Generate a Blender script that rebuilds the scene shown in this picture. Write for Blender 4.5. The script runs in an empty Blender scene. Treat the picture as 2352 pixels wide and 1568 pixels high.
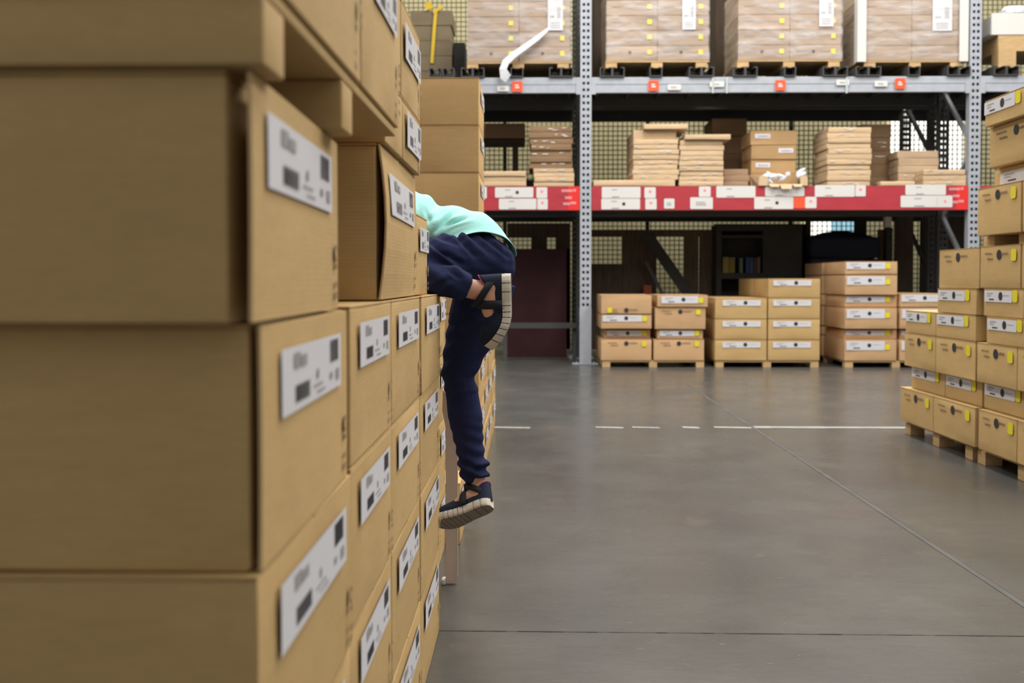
import bpy, math, random
from mathutils import Vector, Matrix, noise
R = random.Random(7)
D = bpy.data
COL = bpy.context.scene.collection
SC = bpy.context.scene

# ------------------------------------------------------------------ camera
F = 2287.0                      # focal length in pixels of the 2352 px frame
CAMZ = 1.15
PITCH = math.atan(60 / F)
YAW = math.atan(39 / F)
cam = D.cameras.new('camera'); cam_o = D.objects.new('camera', cam); COL.objects.link(cam_o)
cam.sensor_width = 36.0; cam.lens = 36.0 * F / 2352; cam.shift_y = -79 / 2352
cam.clip_start = 0.05; cam.clip_end = 200
cam_o.location = (0, 0, CAMZ)
cam_o.rotation_euler = (math.pi / 2 - PITCH, 0, YAW)
cam.dof.use_dof = True; cam.dof.focus_distance = 3.4; cam.dof.aperture_fstop = 3.6
SC.camera = cam_o
CAMM = cam_o.rotation_euler.to_matrix()

# ------------------------------------------------------------------ world, lights, exposure
w = D.worlds.new('world'); SC.world = w; w.use_nodes = True
w.node_tree.nodes['Background'].inputs[0].default_value = (1.0, 0.97, 0.93, 1)
w.node_tree.nodes['Background'].inputs[1].default_value = 0.42
def area(name, loc, sx, sy, power, color=(1, 0.95, 0.88), rot=(0, 0, 0)):
    l = D.lights.new(name, 'AREA'); l.shape = 'RECTANGLE'; l.size = sx; l.size_y = sy
    l.energy = power; l.color = color
    o = D.objects.new(name, l); COL.objects.link(o); o.location = loc; o.rotation_euler = rot
    o.visible_camera = True
    return o
area('ceiling_and_fill_lamp', (1.6, 4.5, 7.6), 1.6, 8, 340)
area('ceiling_and_fill_lamp', (1.6, 10.6, 8.0), 3.0, 3.0, 420)
area('ceiling_and_fill_lamp', (6.0, 4.5, 7.2), 2.0, 7, 520)
area('ceiling_and_fill_lamp', (6.5, 10.6, 8.0), 3.0, 3.0, 380)
area('ceiling_and_fill_lamp', (-3.6, 7.5, 7.6), 1.6, 6, 460)  # added fill light that brightens the shaded face of the right pile
area('ceiling_and_fill_lamp', (3.0, 17.2, 10.5), 14, 1.2, 620, (1, 0.93, 0.75))  # added wash for the back wall, hung high to even its brightness
SC.view_settings.view_transform = 'Standard'; SC.view_settings.look = 'None'
SC.view_settings.gamma = 1.0; SC.view_settings.use_curve_mapping = False
SC.view_settings.exposure = 0.0
SC.cycles.use_denoising = True
SC.cycles.max_bounces = 8
SC.cycles.transparent_max_bounces = 16

# ------------------------------------------------------------------ helpers
def P(u, v, Y):
    """the point at depth Y seen at pixel (u, v): used to measure the place from the photograph"""
    d = CAMM @ Vector(((u - 1176) / F, -(v - 705) / F, -1.0))
    return Vector((0, 0, CAMZ)) + d * (Y / d.y)
def PX(u, Y): return P(u, 645, Y).x
def PZ(v, Y, u=1700): return P(u, v, Y).z
def lin(c):
    out = []
    for k in c:
        k /= 255.0
        out.append(k / 12.92 if k <= 0.04045 else ((k + 0.055) / 1.055) ** 2.4)
    return tuple(out) + (1.0,)
def tag(o, label=None, cat=None, group=None, kind=None):
    if label: o['label'] = label
    if cat: o['category'] = cat
    if group: o['group'] = group
    if kind: o['kind'] = kind
    return o
def empty(name, loc, rz=0, **kw):
    o = D.objects.new(name, None); COL.objects.link(o); o.location = loc; o.rotation_euler = (0, 0, rz)
    o.empty_display_size = 0.1
    return tag(o, **kw)

class MB:
    def __init__(s): s.v = []; s.f = []; s.m = []
    def quad(s, a, b, c, d, m=0):
        n = len(s.v); s.v += [tuple(a), tuple(b), tuple(c), tuple(d)]; s.f.append((n, n+1, n+2, n+3)); s.m.append(m)
    def box(s, x0, x1, y0, y1, z0, z1, m=0):
        n = len(s.v)
        s.v += [(x, y, z) for z in (z0, z1) for y in (y0, y1) for x in (x0, x1)]
        for q in ((0,2,3,1), (4,5,7,6), (0,1,5,4), (2,6,7,3), (0,4,6,2), (1,3,7,5)):
            s.f.append(tuple(n + i for i in q)); s.m.append(m)
    def obox(s, c, ax, ay, az, m=0):
        """oriented box: centre and three half-axis vectors"""
        c, ax, ay, az = map(Vector, (c, ax, ay, az)); n = len(s.v)
        for k in (-1, 1):
            for j in (-1, 1):
                for i in (-1, 1): s.v.append(tuple(c + ax*i + ay*j + az*k))
        for q in ((0,2,3,1), (4,5,7,6), (0,1,5,4), (2,6,7,3), (0,4,6,2), (1,3,7,5)):
            s.f.append(tuple(n + i for i in q)); s.m.append(m)
    def bar(s, a, b, wx, wy, m=0):
        a, b = Vector(a), Vector(b); d = (b - a).normalized()
        u = d.cross(Vector((0, 1, 0)))
        if u.length < 1e-3: u = d.cross(Vector((0, 0, 1)))
        u.normalize(); v2 = d.cross(u)
        s.obox((a + b) / 2, u * wx / 2, v2 * wy / 2, d * (b - a).length / 2, m)
    def tube(s, pts, rad, n=10, m=0, cap=True):
        """pts list of Vector; rad list of radius or (ra, rb, dirvec)"""
        rings = []
        for i, p in enumerate(pts):
            p = Vector(p)
            d = (Vector(pts[min(i+1, len(pts)-1)]) - Vector(pts[max(i-1, 0)])).normalized()
            r = rad[i] if isinstance(rad, (list, tuple)) else rad
            if isinstance(r, tuple): ra, rb, dv = r; dv = Vector(dv)
            else: ra = rb = r; dv = Vector((0, 1, 0)) if abs(d.y) < .9 else Vector((1, 0, 0))
            u = (dv - d * dv.dot(d)).normalized(); v2 = d.cross(u)
            n0 = len(s.v); rings.append(n0)
            for k in range(n):
                a = 2 * math.pi * k / n
                s.v.append(tuple(p + u * ra * math.cos(a) + v2 * rb * math.sin(a)))
        for r0, r1 in zip(rings, rings[1:]):
            for k in range(n):
                s.f.append((r0 + k, r0 + (k+1) % n, r1 + (k+1) % n, r1 + k)); s.m.append(m)
        if cap:
            s.f.append(tuple(rings[0] + k for k in reversed(range(n)))); s.m.append(m)
            s.f.append(tuple(rings[-1] + k for k in range(n))); s.m.append(m)
    def ball(s, c, r, m=0, nu=14, nv=9, rot=None):
        c = Vector(c); r = Vector(r if isinstance(r, (tuple, list)) else (r, r, r)); n0 = len(s.v)
        for j in range(nv + 1):
            th = math.pi * j / nv
            for i in range(nu):
                a = 2 * math.pi * i / nu
                q = Vector((r.x*math.sin(th)*math.cos(a), r.y*math.sin(th)*math.sin(a), r.z*math.cos(th)))
                if rot: q = rot @ q
                s.v.append(tuple(c + q))
        for j in range(nv):
            for i in range(nu):
                s.f.append((n0+j*nu+i, n0+(j+1)*nu+i, n0+(j+1)*nu+(i+1) % nu, n0+j*nu+(i+1) % nu)); s.m.append(m)
    def rbox(s, x0, x1, y0, y1, z0, z1, r=.006, n=3, bow=(0, 0, 0), jit=0, rnd=None, m=0):
        """rounded, slightly bowed box of welded vertices"""
        ax = []
        for a, b in ((x0, x1), (y0, y1), (z0, z1)):
            rr = min(r, (b - a) * .3)
            ax.append([a, a + rr*.45, a + rr] + [a + rr + (b-a-2*rr)*k/n for k in range(1, n)] + [b - rr, b - rr*.45, b])
        lo = (x0, y0, z0); hi = (x1, y1, z1); key = {}; N = n + 5
        def vert(i, j, k):
            if (i, j, k) in key: return key[(i, j, k)]
            p = [ax[0][i], ax[1][j], ax[2][k]]
            q = [min(max(p[t], lo[t] + min(r, (hi[t]-lo[t])*.3)), hi[t] - min(r, (hi[t]-lo[t])*.3)) for t in range(3)]
            dv = Vector(p) - Vector(q)
            if dv.length > 1e-9:
                dv = dv.normalized() * r
                p = [q[t] + max(-min(r, (hi[t]-lo[t])*.3), min(min(r, (hi[t]-lo[t])*.3), dv[t])) for t in range(3)]
            un = [(p[t] - lo[t]) / (hi[t] - lo[t]) * 2 - 1 for t in range(3)]
            for t in range(3):
                if bow[t]:
                    a, b = un[(t+1) % 3], un[(t+2) % 3]
                    p[t] += bow[t] * un[t] * max(0, 1 - a*a) * max(0, 1 - b*b)
            if jit and rnd:
                for t in range(3): p[t] += rnd.uniform(-jit, jit) if abs(un[t]) < .999 else rnd.uniform(-jit, 0) * (1 if un[t] > 0 else -1)
            key[(i, j, k)] = len(s.v); s.v.append(tuple(p)); return key[(i, j, k)]
        def face(c): s.f.append(tuple(vert(*q) for q in c)); s.m.append(m)
        M = N - 1
        for a in range(M):
            for b in range(M):
                face([(a,b,0),(a,b+1,0),(a+1,b+1,0),(a+1,b,0)]); face([(a,b,M),(a+1,b,M),(a+1,b+1,M),(a,b+1,M)])
                face([(a,0,b),(a+1,0,b),(a+1,0,b+1),(a,0,b+1)]); face([(a,M,b),(a,M,b+1),(a+1,M,b+1),(a+1,M,b)])
                face([(0,a,b),(0,a,b+1),(0,a+1,b+1),(0,a+1,b)]); face([(M,a,b),(M,a+1,b),(M,a+1,b+1),(M,a,b+1)])
    def mesh(s, name, mats, smooth=False):
        me = D.meshes.new(name); me.from_pydata(s.v, [], s.f)
        for k in (mats if isinstance(mats, (list, tuple)) else [mats]): me.materials.append(k)
        me.polygons.foreach_set('material_index', s.m)
        if smooth: me.polygons.foreach_set('use_smooth', [True] * len(s.f))
        me.update(); return me
    def build(s, name, mats, parent=None, smooth=False, loc=None):
        o = D.objects.new(name, s.mesh(name, mats, smooth)); COL.objects.link(o)
        if parent: o.parent = parent
        if loc is not None: o.location = loc
        return o

# ------------------------------------------------------------------ materials
def mat(name, rgb, rough=.8, metal=0, spec=.3, var=0, vscale=6, bump=0, bscale=40, rnd=0, emis=None, stretch=(1, 1, 1), detail=4, emstr=1):
    m = D.materials.new(name); m.use_nodes = True; nt = m.node_tree; N = nt.nodes; L = nt.links
    b = N['Principled BSDF']; b.inputs['Roughness'].default_value = rough; b.inputs['Metallic'].default_value = metal
    b.inputs['Specular IOR Level'].default_value = spec
    col = rgb if len(rgb) == 4 else tuple(rgb) + (1,)
    b.inputs['Base Color'].default_value = col
    if emis: b.inputs['Emission Color'].default_value = emis; b.inputs['Emission Strength'].default_value = emstr
    if var or bump:
        tc = N.new('ShaderNodeTexCoord'); mp = N.new('ShaderNodeMapping'); mp.inputs['Scale'].default_value = stretch
        L.new(tc.outputs['Object'], mp.inputs['Vector'])
    if var or rnd:
        hs = N.new('ShaderNodeHueSaturation'); hs.inputs['Color'].default_value = col
        val = N.new('ShaderNodeMath'); val.operation = 'ADD'; val.inputs[0].default_value = 1; val.inputs[1].default_value = 0
        last = None
        if var:
            no = N.new('ShaderNodeTexNoise'); no.inputs['Scale'].default_value = vscale; no.inputs['Detail'].default_value = detail
            L.new(mp.outputs[0], no.inputs['Vector'])
            mr = N.new('ShaderNodeMapRange'); mr.inputs['From Min'].default_value = .25; mr.inputs['From Max'].default_value = .75
            mr.inputs['To Min'].default_value = -var; mr.inputs['To Max'].default_value = var
            L.new(no.outputs['Fac'], mr.inputs['Value']); L.new(mr.outputs[0], val.inputs[1])
        if rnd:
            oi = N.new('ShaderNodeObjectInfo'); mr2 = N.new('ShaderNodeMapRange')
            mr2.inputs['To Min'].default_value = 1 - rnd; mr2.inputs['To Max'].default_value = 1 + rnd
            L.new(oi.outputs['Random'], mr2.inputs['Value']); L.new(mr2.outputs[0], val.inputs[0])
        L.new(val.outputs[0], hs.inputs['Value']); L.new(hs.outputs[0], b.inputs['Base Color'])
    if bump:
        n2 = N.new('ShaderNodeTexNoise'); n2.inputs['Scale'].default_value = bscale; n2.inputs['Detail'].default_value = 3
        L.new(mp.outputs[0], n2.inputs['Vector'])
        bp = N.new('ShaderNodeBump'); bp.inputs['Strength'].default_value = bump; bp.inputs['Distance'].default_value = .01
        L.new(n2.outputs['Fac'], bp.inputs['Height']); L.new(bp.outputs[0], b.inputs['Normal'])
    return m

def cardboard(name, rgb, rnd=.05, creases=True):
    m = D.materials.new(name); m.use_nodes = True; nt = m.node_tree; N = nt.nodes; L = nt.links
    b = N['Principled BSDF']; b.inputs['Roughness'].default_value = .78; b.inputs['Specular IOR Level'].default_value = .25
    tc = N.new('ShaderNodeTexCoord'); oi = N.new('ShaderNodeObjectInfo')
    add = N.new('ShaderNodeVectorMath'); add.operation = 'ADD'
    sc = N.new('ShaderNodeMath'); sc.operation = 'MULTIPLY'; sc.inputs[1].default_value = 37.0
    L.new(oi.outputs['Random'], sc.inputs[0]); L.new(tc.outputs['Object'], add.inputs[0]); L.new(sc.outputs[0], add.inputs[1])
    def noi(scale, det, st=None):
        n = N.new('ShaderNodeTexNoise'); n.inputs['Scale'].default_value = scale; n.inputs['Detail'].default_value = det
        if st:
            mp = N.new('ShaderNodeMapping'); mp.inputs['Scale'].default_value = st; L.new(add.outputs[0], mp.inputs['Vector']); L.new(mp.outputs[0], n.inputs['Vector'])
        else: L.new(add.outputs[0], n.inputs['Vector'])
        return n.outputs['Fac']
    def rng(src, lo, hi):
        r = N.new('ShaderNodeMapRange'); r.inputs['From Min'].default_value = .3; r.inputs['From Max'].default_value = .7
        r.inputs['To Min'].default_value = lo; r.inputs['To Max'].default_value = hi; L.new(src, r.inputs['Value']); return r.outputs[0]
    def mul(a, c):
        q = N.new('ShaderNodeMath'); q.operation = 'MULTIPLY'; L.new(a, q.inputs[0]); L.new(c, q.inputs[1]); return q.outputs[0]
    r1 = N.new('ShaderNodeMapRange'); r1.inputs['To Min'].default_value = 1 - rnd; r1.inputs['To Max'].default_value = 1 + rnd
    L.new(oi.outputs['Random'], r1.inputs['Value'])
    v = mul(rng(noi(3.0, 3), .95, 1.05), rng(noi(9, 2, (1, 1, 6)), .975, 1.025))
    v = mul(v, rng(noi(160, 2, (.25, .25, 1)), .97, 1.03)); v = mul(v, r1.outputs[0])
    hs = N.new('ShaderNodeHueSaturation'); hs.inputs['Color'].default_value = rgb
    L.new(v, hs.inputs['Value']); L.new(hs.outputs[0], b.inputs['Base Color'])
    bp = N.new('ShaderNodeBump'); bp.inputs['Strength'].default_value = .35; bp.inputs['Distance'].default_value = .006
    L.new(noi(7, 2), bp.inputs['Height'])
    wv = N.new('ShaderNodeTexWave'); wv.bands_direction = 'Z'; wv.inputs['Scale'].default_value = 42; wv.inputs['Distortion'].default_value = .4
    L.new(tc.outputs['Object'], wv.inputs['Vector'])
    b2 = N.new('ShaderNodeBump'); b2.inputs['Strength'].default_value = .05; b2.inputs['Distance'].default_value = .002
    L.new(wv.outputs['Fac'], b2.inputs['Height']); L.new(bp.outputs[0], b2.inputs['Normal']); L.new(b2.outputs[0], b.inputs['Normal'])
    return m

KRAFT = cardboard('kraft_cardboard', (.51, .345, .152, 1))
KRAFT_ORANGE = cardboard('kraft_cardboard_orange', (.58, .37, .165, 1))
KRAFT_OLD = cardboard('kraft_cardboard_pinkish', (.54, .345, .185, 1))
KRAFT_PALE = cardboard('pale_flat_carton', (.57, .42, .265, 1), .06)
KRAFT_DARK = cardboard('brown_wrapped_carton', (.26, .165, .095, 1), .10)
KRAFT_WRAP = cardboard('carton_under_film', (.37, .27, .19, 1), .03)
EDGE = mat('raw_board_edge', (.60, .42, .22), .85)
SLIT = mat('carton_inside_dark', (.10, .065, .035), .9)
PAPER = mat('label_paper', (.63, .63, .67), .55, var=.03, vscale=9)
PAPER_CARD = mat('price_card', (.64, .64, .63), .5, var=.02, vscale=3)
INK = mat('black_ink', (.035, .035, .04), .6)
INKG = mat('grey_ink', (.30, .29, .30), .6)
INKB = mat('brown_print', (.21, .145, .08), .7)
INKR = mat('pink_ink', (.85, .28, .30), .6)
YEL = mat('yellow_sticker', (.72, .62, .03), .5)
WOOD = mat('pallet_wood', (.50, .34, .17), .8, var=.15, vscale=8, stretch=(1, 1, 8), rnd=.08)
WOOD_DK = mat('dark_timber', (.060, .042, .028), .85, var=.25, vscale=5, stretch=(4, 4, .5), rnd=.15)
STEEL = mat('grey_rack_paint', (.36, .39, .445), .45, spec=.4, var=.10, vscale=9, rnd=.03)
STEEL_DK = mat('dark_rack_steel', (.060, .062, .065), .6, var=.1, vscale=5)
BAR = mat('support_bar_steel', (.075, .075, .075), .5, metal=.2)
HOLE_SHADE = mat('post_hole_shade', (.03, .032, .036), .9)  # near-black colour for the shade seen through the post holes
RED = mat('red_rail_strip', (.40, .040, .055), .4, var=.10, vscale=4, stretch=(1, 1, 3))
REDB = mat('bright_red_plate', (.70, .035, .03), .4)
ORANGE = mat('orange_card', (.85, .10, .04), .4)
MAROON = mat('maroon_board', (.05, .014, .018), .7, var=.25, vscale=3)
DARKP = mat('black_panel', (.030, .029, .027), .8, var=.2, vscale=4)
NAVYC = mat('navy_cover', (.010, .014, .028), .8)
WIRE = mat('mesh_wire', (.17, .16, .09), .6)
WALLM = mat('cream_wall', (.74, .68, .44), .9, var=.03, vscale=.5)
GLOW = mat('daylight_pane', (.8, .8, .8), .5, emis=(1, .98, .90, 1), emstr=1.5)
GLOWB = mat('blue_daylight_pane', (.5, .7, .8), .5, emis=(.35, .75, 1, 1), emstr=.55)
YTAPE = mat('yellow_strap', (.75, .52, .03), .5)
WHITEP = mat('white_painted_line', (.30, .30, .29), .6, var=.15, vscale=12)
JOINT = mat('floor_joint', (.055, .054, .052), .8, var=.3, vscale=6)
JOINTL = mat('floor_joint_filler', (.085, .083, .08), .6, var=.2, vscale=6)
FOAM = mat('white_corner_board', (.62, .61, .59), .7)
PLAST = mat('crumpled_film', (.62, .64, .70), .25, spec=.6, bump=.6, bscale=30)

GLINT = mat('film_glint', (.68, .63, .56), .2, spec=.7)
def film_material():
    m = D.materials.new('stretch_film'); m.use_nodes = True; nt = m.node_tree; N = nt.nodes; L = nt.links
    b = N['Principled BSDF']; b.inputs['Base Color'].default_value = (.72, .72, .75, 1); b.inputs['Roughness'].default_value = .18
    tr = N.new('ShaderNodeBsdfTransparent'); mx = N.new('ShaderNodeMixShader'); out = N['Material Output']
    tc = N.new('ShaderNodeTexCoord'); mp = N.new('ShaderNodeMapping'); mp.inputs['Scale'].default_value = (1.2, 1.2, 5); mp.inputs['Rotation'].default_value = (0, .25, 0)
    n = N.new('ShaderNodeTexNoise'); n.inputs['Scale'].default_value = 1.6; n.inputs['Detail'].default_value = 5
    L.new(tc.outputs['Object'], mp.inputs[0]); L.new(mp.outputs[0], n.inputs[0])
    mr = N.new('ShaderNodeMapRange'); mr.inputs['From Min'].default_value = .45; mr.inputs['From Max'].default_value = .72
    mr.inputs['To Min'].default_value = .10; mr.inputs['To Max'].default_value = .48; L.new(n.outputs['Fac'], mr.inputs['Value'])
    bp = N.new('ShaderNodeBump'); bp.inputs['Strength'].default_value = .8; bp.inputs['Distance'].default_value = .02
    n2 = N.new('ShaderNodeTexNoise'); n2.inputs['Scale'].default_value = 4; n2.inputs['Detail'].default_value = 3; L.new(mp.outputs[0], n2.inputs[0])
    L.new(n2.outputs['Fac'], bp.inputs['Height']); L.new(bp.outputs[0], b.inputs['Normal'])
    L.new(mr.outputs[0], mx.inputs[0]); L.new(tr.outputs[0], mx.inputs[1]); L.new(b.outputs[0], mx.inputs[2]); L.new(mx.outputs[0], out.inputs[0])
    return m
FILM = film_material()

def concrete():
    m = D.materials.new('polished_concrete'); m.use_nodes = True; nt = m.node_tree; N = nt.nodes; L = nt.links
    b = N['Principled BSDF']; b.inputs['Specular IOR Level'].default_value = .5
    tc = N.new('ShaderNodeTexCoord')
    def noi(scale, det, st=(1, 1, 1), r=.5):
        mp = N.new('ShaderNodeMapping'); mp.inputs['Scale'].default_value = st
        n = N.new('ShaderNodeTexNoise'); n.inputs['Scale'].default_value = scale; n.inputs['Detail'].default_value = det; n.inputs['Roughness'].default_value = r
        L.new(tc.outputs['Object'], mp.inputs[0]); L.new(mp.outputs[0], n.inputs[0]); return n.outputs['Fac']
    def rng(src, lo, hi, a=.3, c=.7):
        r = N.new('ShaderNodeMapRange'); r.inputs['From Min'].default_value = a; r.inputs['From Max'].default_value = c
        r.inputs['To Min'].default_value = lo; r.inputs['To Max'].default_value = hi; L.new(src, r.inputs['Value']); return r.outputs[0]
    def mix(f, a, c):
        x = N.new('ShaderNodeMix'); x.data_type = 'RGBA'; L.new(f, x.inputs[0])
        for i, q in ((6, a), (7, c)):
            if isinstance(q, tuple): x.inputs[i].default_value = q
            else: L.new(q, x.inputs[i])
        return x.outputs[2]
    c = mix(rng(noi(.9, 5, (1, .7, 1)), 0, 1), (.066, .068, .066, 1), (.112, .106, .097, 1))
    c = mix(rng(noi(6, 8, (1, 2.4, 1), .72), 0, .7), c, (.066, .070, .072, 1))
    c = mix(rng(noi(3, 5), 0, 1, .62, .75), c, (.115, .104, .094, 1))
    c = mix(rng(noi(16, 3, (1, 5, 1)), 0, .5, .68, .78), c, (.19, .19, .18, 1))     # short scuff marks
    c = mix(rng(noi(38, 3, (.5, 2.0, 1)), 0, .8, .70, .76), c, (.20, .20, .185, 1))
    c = mix(rng(noi(2.3, 6, (1, 2, 1), .7), 0, .6, .66, .76), c, (.035, .034, .033, 1))
    L.new(c, b.inputs['Base Color'])
    L.new(rng(noi(2.0, 4), .21, .33), b.inputs['Roughness'])
    bp = N.new('ShaderNodeBump'); bp.inputs['Strength'].default_value = .22; bp.inputs['Distance'].default_value = .004
    L.new(noi(14, 5, (1, 1.6, 1), .6), bp.inputs['Height']); L.new(bp.outputs[0], b.inputs['Normal'])
    return m

# ------------------------------------------------------------------ setting
def struct(name, mb, m):
    return tag(mb.build(name, m), kind='structure')
mb = MB(); mb.box(-14, 18, -6, 20, -.1, 0); struct('floor', mb, concrete())
mb = MB(); mb.box(-14, 18, 19.0, 19.2, 0, 8.0); struct('wall_back', mb, WALLM)
YW = 18.95
def pane(u0, u1, v0, v1, m, n):
    b = MB(); b.box(PX(u0, YW), PX(u1, YW), YW - .03, YW + .04, PZ(v1, YW), PZ(v0, YW)); struct('window_%d' % n, b, m)
pane(2042, 2207, 235, 440, GLOW, 1)
pane(1850, 1905, 492, 545, GLOW, 2)
pane(1908, 1932, 496, 545, GLOWB, 3)
pane(1938, 1960, 485, 545, GLOWB, 4)
# worn white line painted across the floor, and the sawn joints of the slab
YL = P(1600, 981, 1).y
def floor_pt(u, v):
    d = CAMM @ Vector(((u - 1176) / F, -(v - 705) / F, -1.0)); k = -CAMZ / d.z
    return Vector((0, 0, CAMZ)) + d * k
n = 0
for u0, u1, hw in ((1118, 1218, .045), (1368, 1432, .035), (1452, 1515, .03), (1568, 1606, .045), (1640, 1726, .04), (1732, 2140, .05)):
    n += 1; a = floor_pt(u0, 981); c = floor_pt(u1, 982.5); mb = MB()
    k = 10
    for i in range(k):
        p = a.lerp(c, i / k); q = a.lerp(c, (i + 1) / k - .0006); h1 = hw * R.uniform(.8, 1.05)
        mb.quad((p.x, p.y - h1, .002), (q.x, q.y - h1, .002), (q.x, q.y + h1, .002), (p.x, p.y + h1, .002))
    struct('trim_%d' % n, mb, WHITEP)
mb = MB(); a = floor_pt(900, 1447); c = floor_pt(2500, 1462); k = 60
for i in range(k):
    p = a.lerp(c, i / k); q = a.lerp(c, (i+1) / k); h1 = R.uniform(.0012, .0036)
    mb.quad((p.x, p.y - h1, .0015), (q.x, q.y - h1, .0015), (q.x, q.y + h1, .0015), (p.x, p.y + h1, .0015))
struct('trim_7', mb, JOINT)
mb = MB(); XJ = floor_pt(1834, 1050).x
mb.box(XJ - .013, XJ + .013, 1.5, 11, 0, .0008, 0); mb.box(XJ - .016, XJ - .012, 1.5, 11, 0, .0011, 1); mb.box(XJ + .013, XJ + .016, 1.5, 11, 0, .0011, 1)
struct('trim_8', mb, [JOINTL, JOINT])

# ------------------------------------------------------------------ cartons
def facefn(face, x0, x1, y0, y1, z0, z1):
    if face == '+X': return (lambda s, t, o: (x1 + o, y0 + s*(y1-y0), z0 + t*(z1-z0))), y1-y0, z1-z0
    if face == '-X': return (lambda s, t, o: (x0 - o, y1 - s*(y1-y0), z0 + t*(z1-z0))), y1-y0, z1-z0
    return (lambda s, t, o: (x0 + s*(x1-x0), y0 - o, z0 + t*(z1-z0))), x1-x0, z1-z0

class Deco:
    """thin printed pieces on one face; s and t in metres from the lower left of the face"""
    def __init__(s, face, dims):
        s.fn, s.L, s.H = facefn(face, *dims)
    def rect(s, mb, a, b, c, d, o, m, thick=True):
        q = [s.fn(a/s.L, c/s.H, o), s.fn(b/s.L, c/s.H, o), s.fn(b/s.L, d/s.H, o), s.fn(a/s.L, d/s.H, o)]
        mb.quad(*q, m)
    def disc(s, mb, a, c, r, o, m, n=14, squash=1):
        k = len(mb.v)
        for i in range(n):
            th = 2*math.pi*i/n; mb.v.append(s.fn((a + r*math.cos(th))/s.L, (c + r*squash*math.sin(th))/s.H, o))
        mb.f.append(tuple(range(k, k+n))); mb.m.append(m)
    def text(s, mb, a, c, wd, h, o, m, rnd):
        """a line of illegibly small print"""
        x = a
        while x < a + wd:
            ww = rnd.uniform(.4, 1.1) * h; s.rect(mb, x, min(x+ww, a+wd), c, c + h*rnd.uniform(.75, 1), o, m); x += ww + h*.3

def shipping_label(d, parent, s0, s1, t0, t1, rnd):
    mb = MB(); o = .0032; W = s1 - s0; H = t1 - t0
    d.rect(mb, s0, s1, t0, t1, o, 0)
    X = lambda f: s0 + f*W
    T = lambda f: t0 + f*H
    d.rect(mb, X(.16), X(.25), T(.66), T(.90), o+.0006, 2); d.rect(mb, X(.26), X(.35), T(.66), T(.84), o+.0006, 2)
    for i in range(9):
        a = X(.18 + .024*i); d.rect(mb, a, a + W*.015, T(.13), T(.40), o+.0006, 1)
    for i in range(8):
        a = X(.77 + .021*i); d.rect(mb, a, a + W*.014, T(.52), T(.92), o+.0006, 1)
    d.disc(mb, X(.53), T(.43), H*.09, o+.0006, 2); d.text(mb, X(.46), T(.22), W*.16, H*.05, o+.0006, 2, rnd)
    d.text(mb, X(.52), T(.10), W*.14, H*.05, o+.0006, 2, rnd)
    d.rect(mb, X(.76), X(.81), T(.22), T(.34), o+.0006, 2); d.rect(mb, X(.88), X(.95), T(.15), T(.36), o+.0006, 2)
    return mb.build('label', [PAPER, INK, INKG], parent)

def side_stamps(d, parent, rnd):
    mb = MB(); o = .0026; a = d.L - .035
    d.disc(mb, a, d.H*.33, .014, o, 0); d.disc(mb, a, d.H*.33, .008, o+.0004, 1); d.rect(mb, a-.010, a+.010, d.H*.24, d.H*.27, o, 0)
    d.text(mb, a-.012, d.H*.13, .024, .009, o, 0, rnd); d.text(mb, a-.012, d.H*.06, .024, .012, o, 0, rnd)
    return mb.build('printed_marks', [INKB, KRAFT], parent)

def product_label(d, parent, s0, s1, t0, t1, rnd, yellow=True):
    mb = MB(); o = .0035; W = s1 - s0; H = t1 - t0
    d.rect(mb, s0, s1, t0, t1, o, 0)
    d.disc(mb, s0 + W*.60, t0 + H*.52, min(.027, H*.38), o+.0007, 1)
    d.text(mb, s0+W*.10, t0+H*.68, W*.22, H*.12, o+.0007, 2, rnd); d.text(mb, s0+W*.10, t0+H*.48, W*.14, H*.10, o+.0007, 2, rnd)
    d.rect(mb, s0+W*.18, s0+W*.36, t0+H*.16, t0+H*.28, o+.0007, 1)
    d.text(mb, s0+W*.70, t0+H*.55, W*.2, H*.07, o+.0007, 2, rnd)
    mb.build('label', [PAPER, INK, INKG], parent)
    if yellow: sticker(d, parent, s1 + .004, t0 + H*.05)
def sticker(d, parent, s, t, w=.062, h=.070):
    mb = MB(); o = .004; c = .010
    n = len(mb.v)
    for a, b in ((c, 0), (w-c, 0), (w, c), (w, h-c), (w-c, h), (c, h), (0, h-c), (0, c)):
        mb.v.append(d.fn((s+a)/d.L, (t+b)/d.H, o))
    mb.f.append(tuple(range(n, n+8))); mb.m.append(0)
    mb.build('yellow_sticker', YEL, parent)
def print_row(d, parent, rnd, flip=False):
    mb = MB(); o = .0028; t = d.H - .055 if not flip else .05
    d.disc(mb, d.L*.50, t, .030, o, 0); d.text(mb, d.L*.56, t-.002, d.L*.16, .016, o, 1, rnd); d.text(mb, d.L*.14, t+.004, d.L*.18, .012, o, 1, rnd)
    d.text(mb, d.L*.20, t-.030, d.L*.14, .014, o, 1, rnd)
    mb.build('printed_marks', [INK, INKB], parent)

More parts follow.
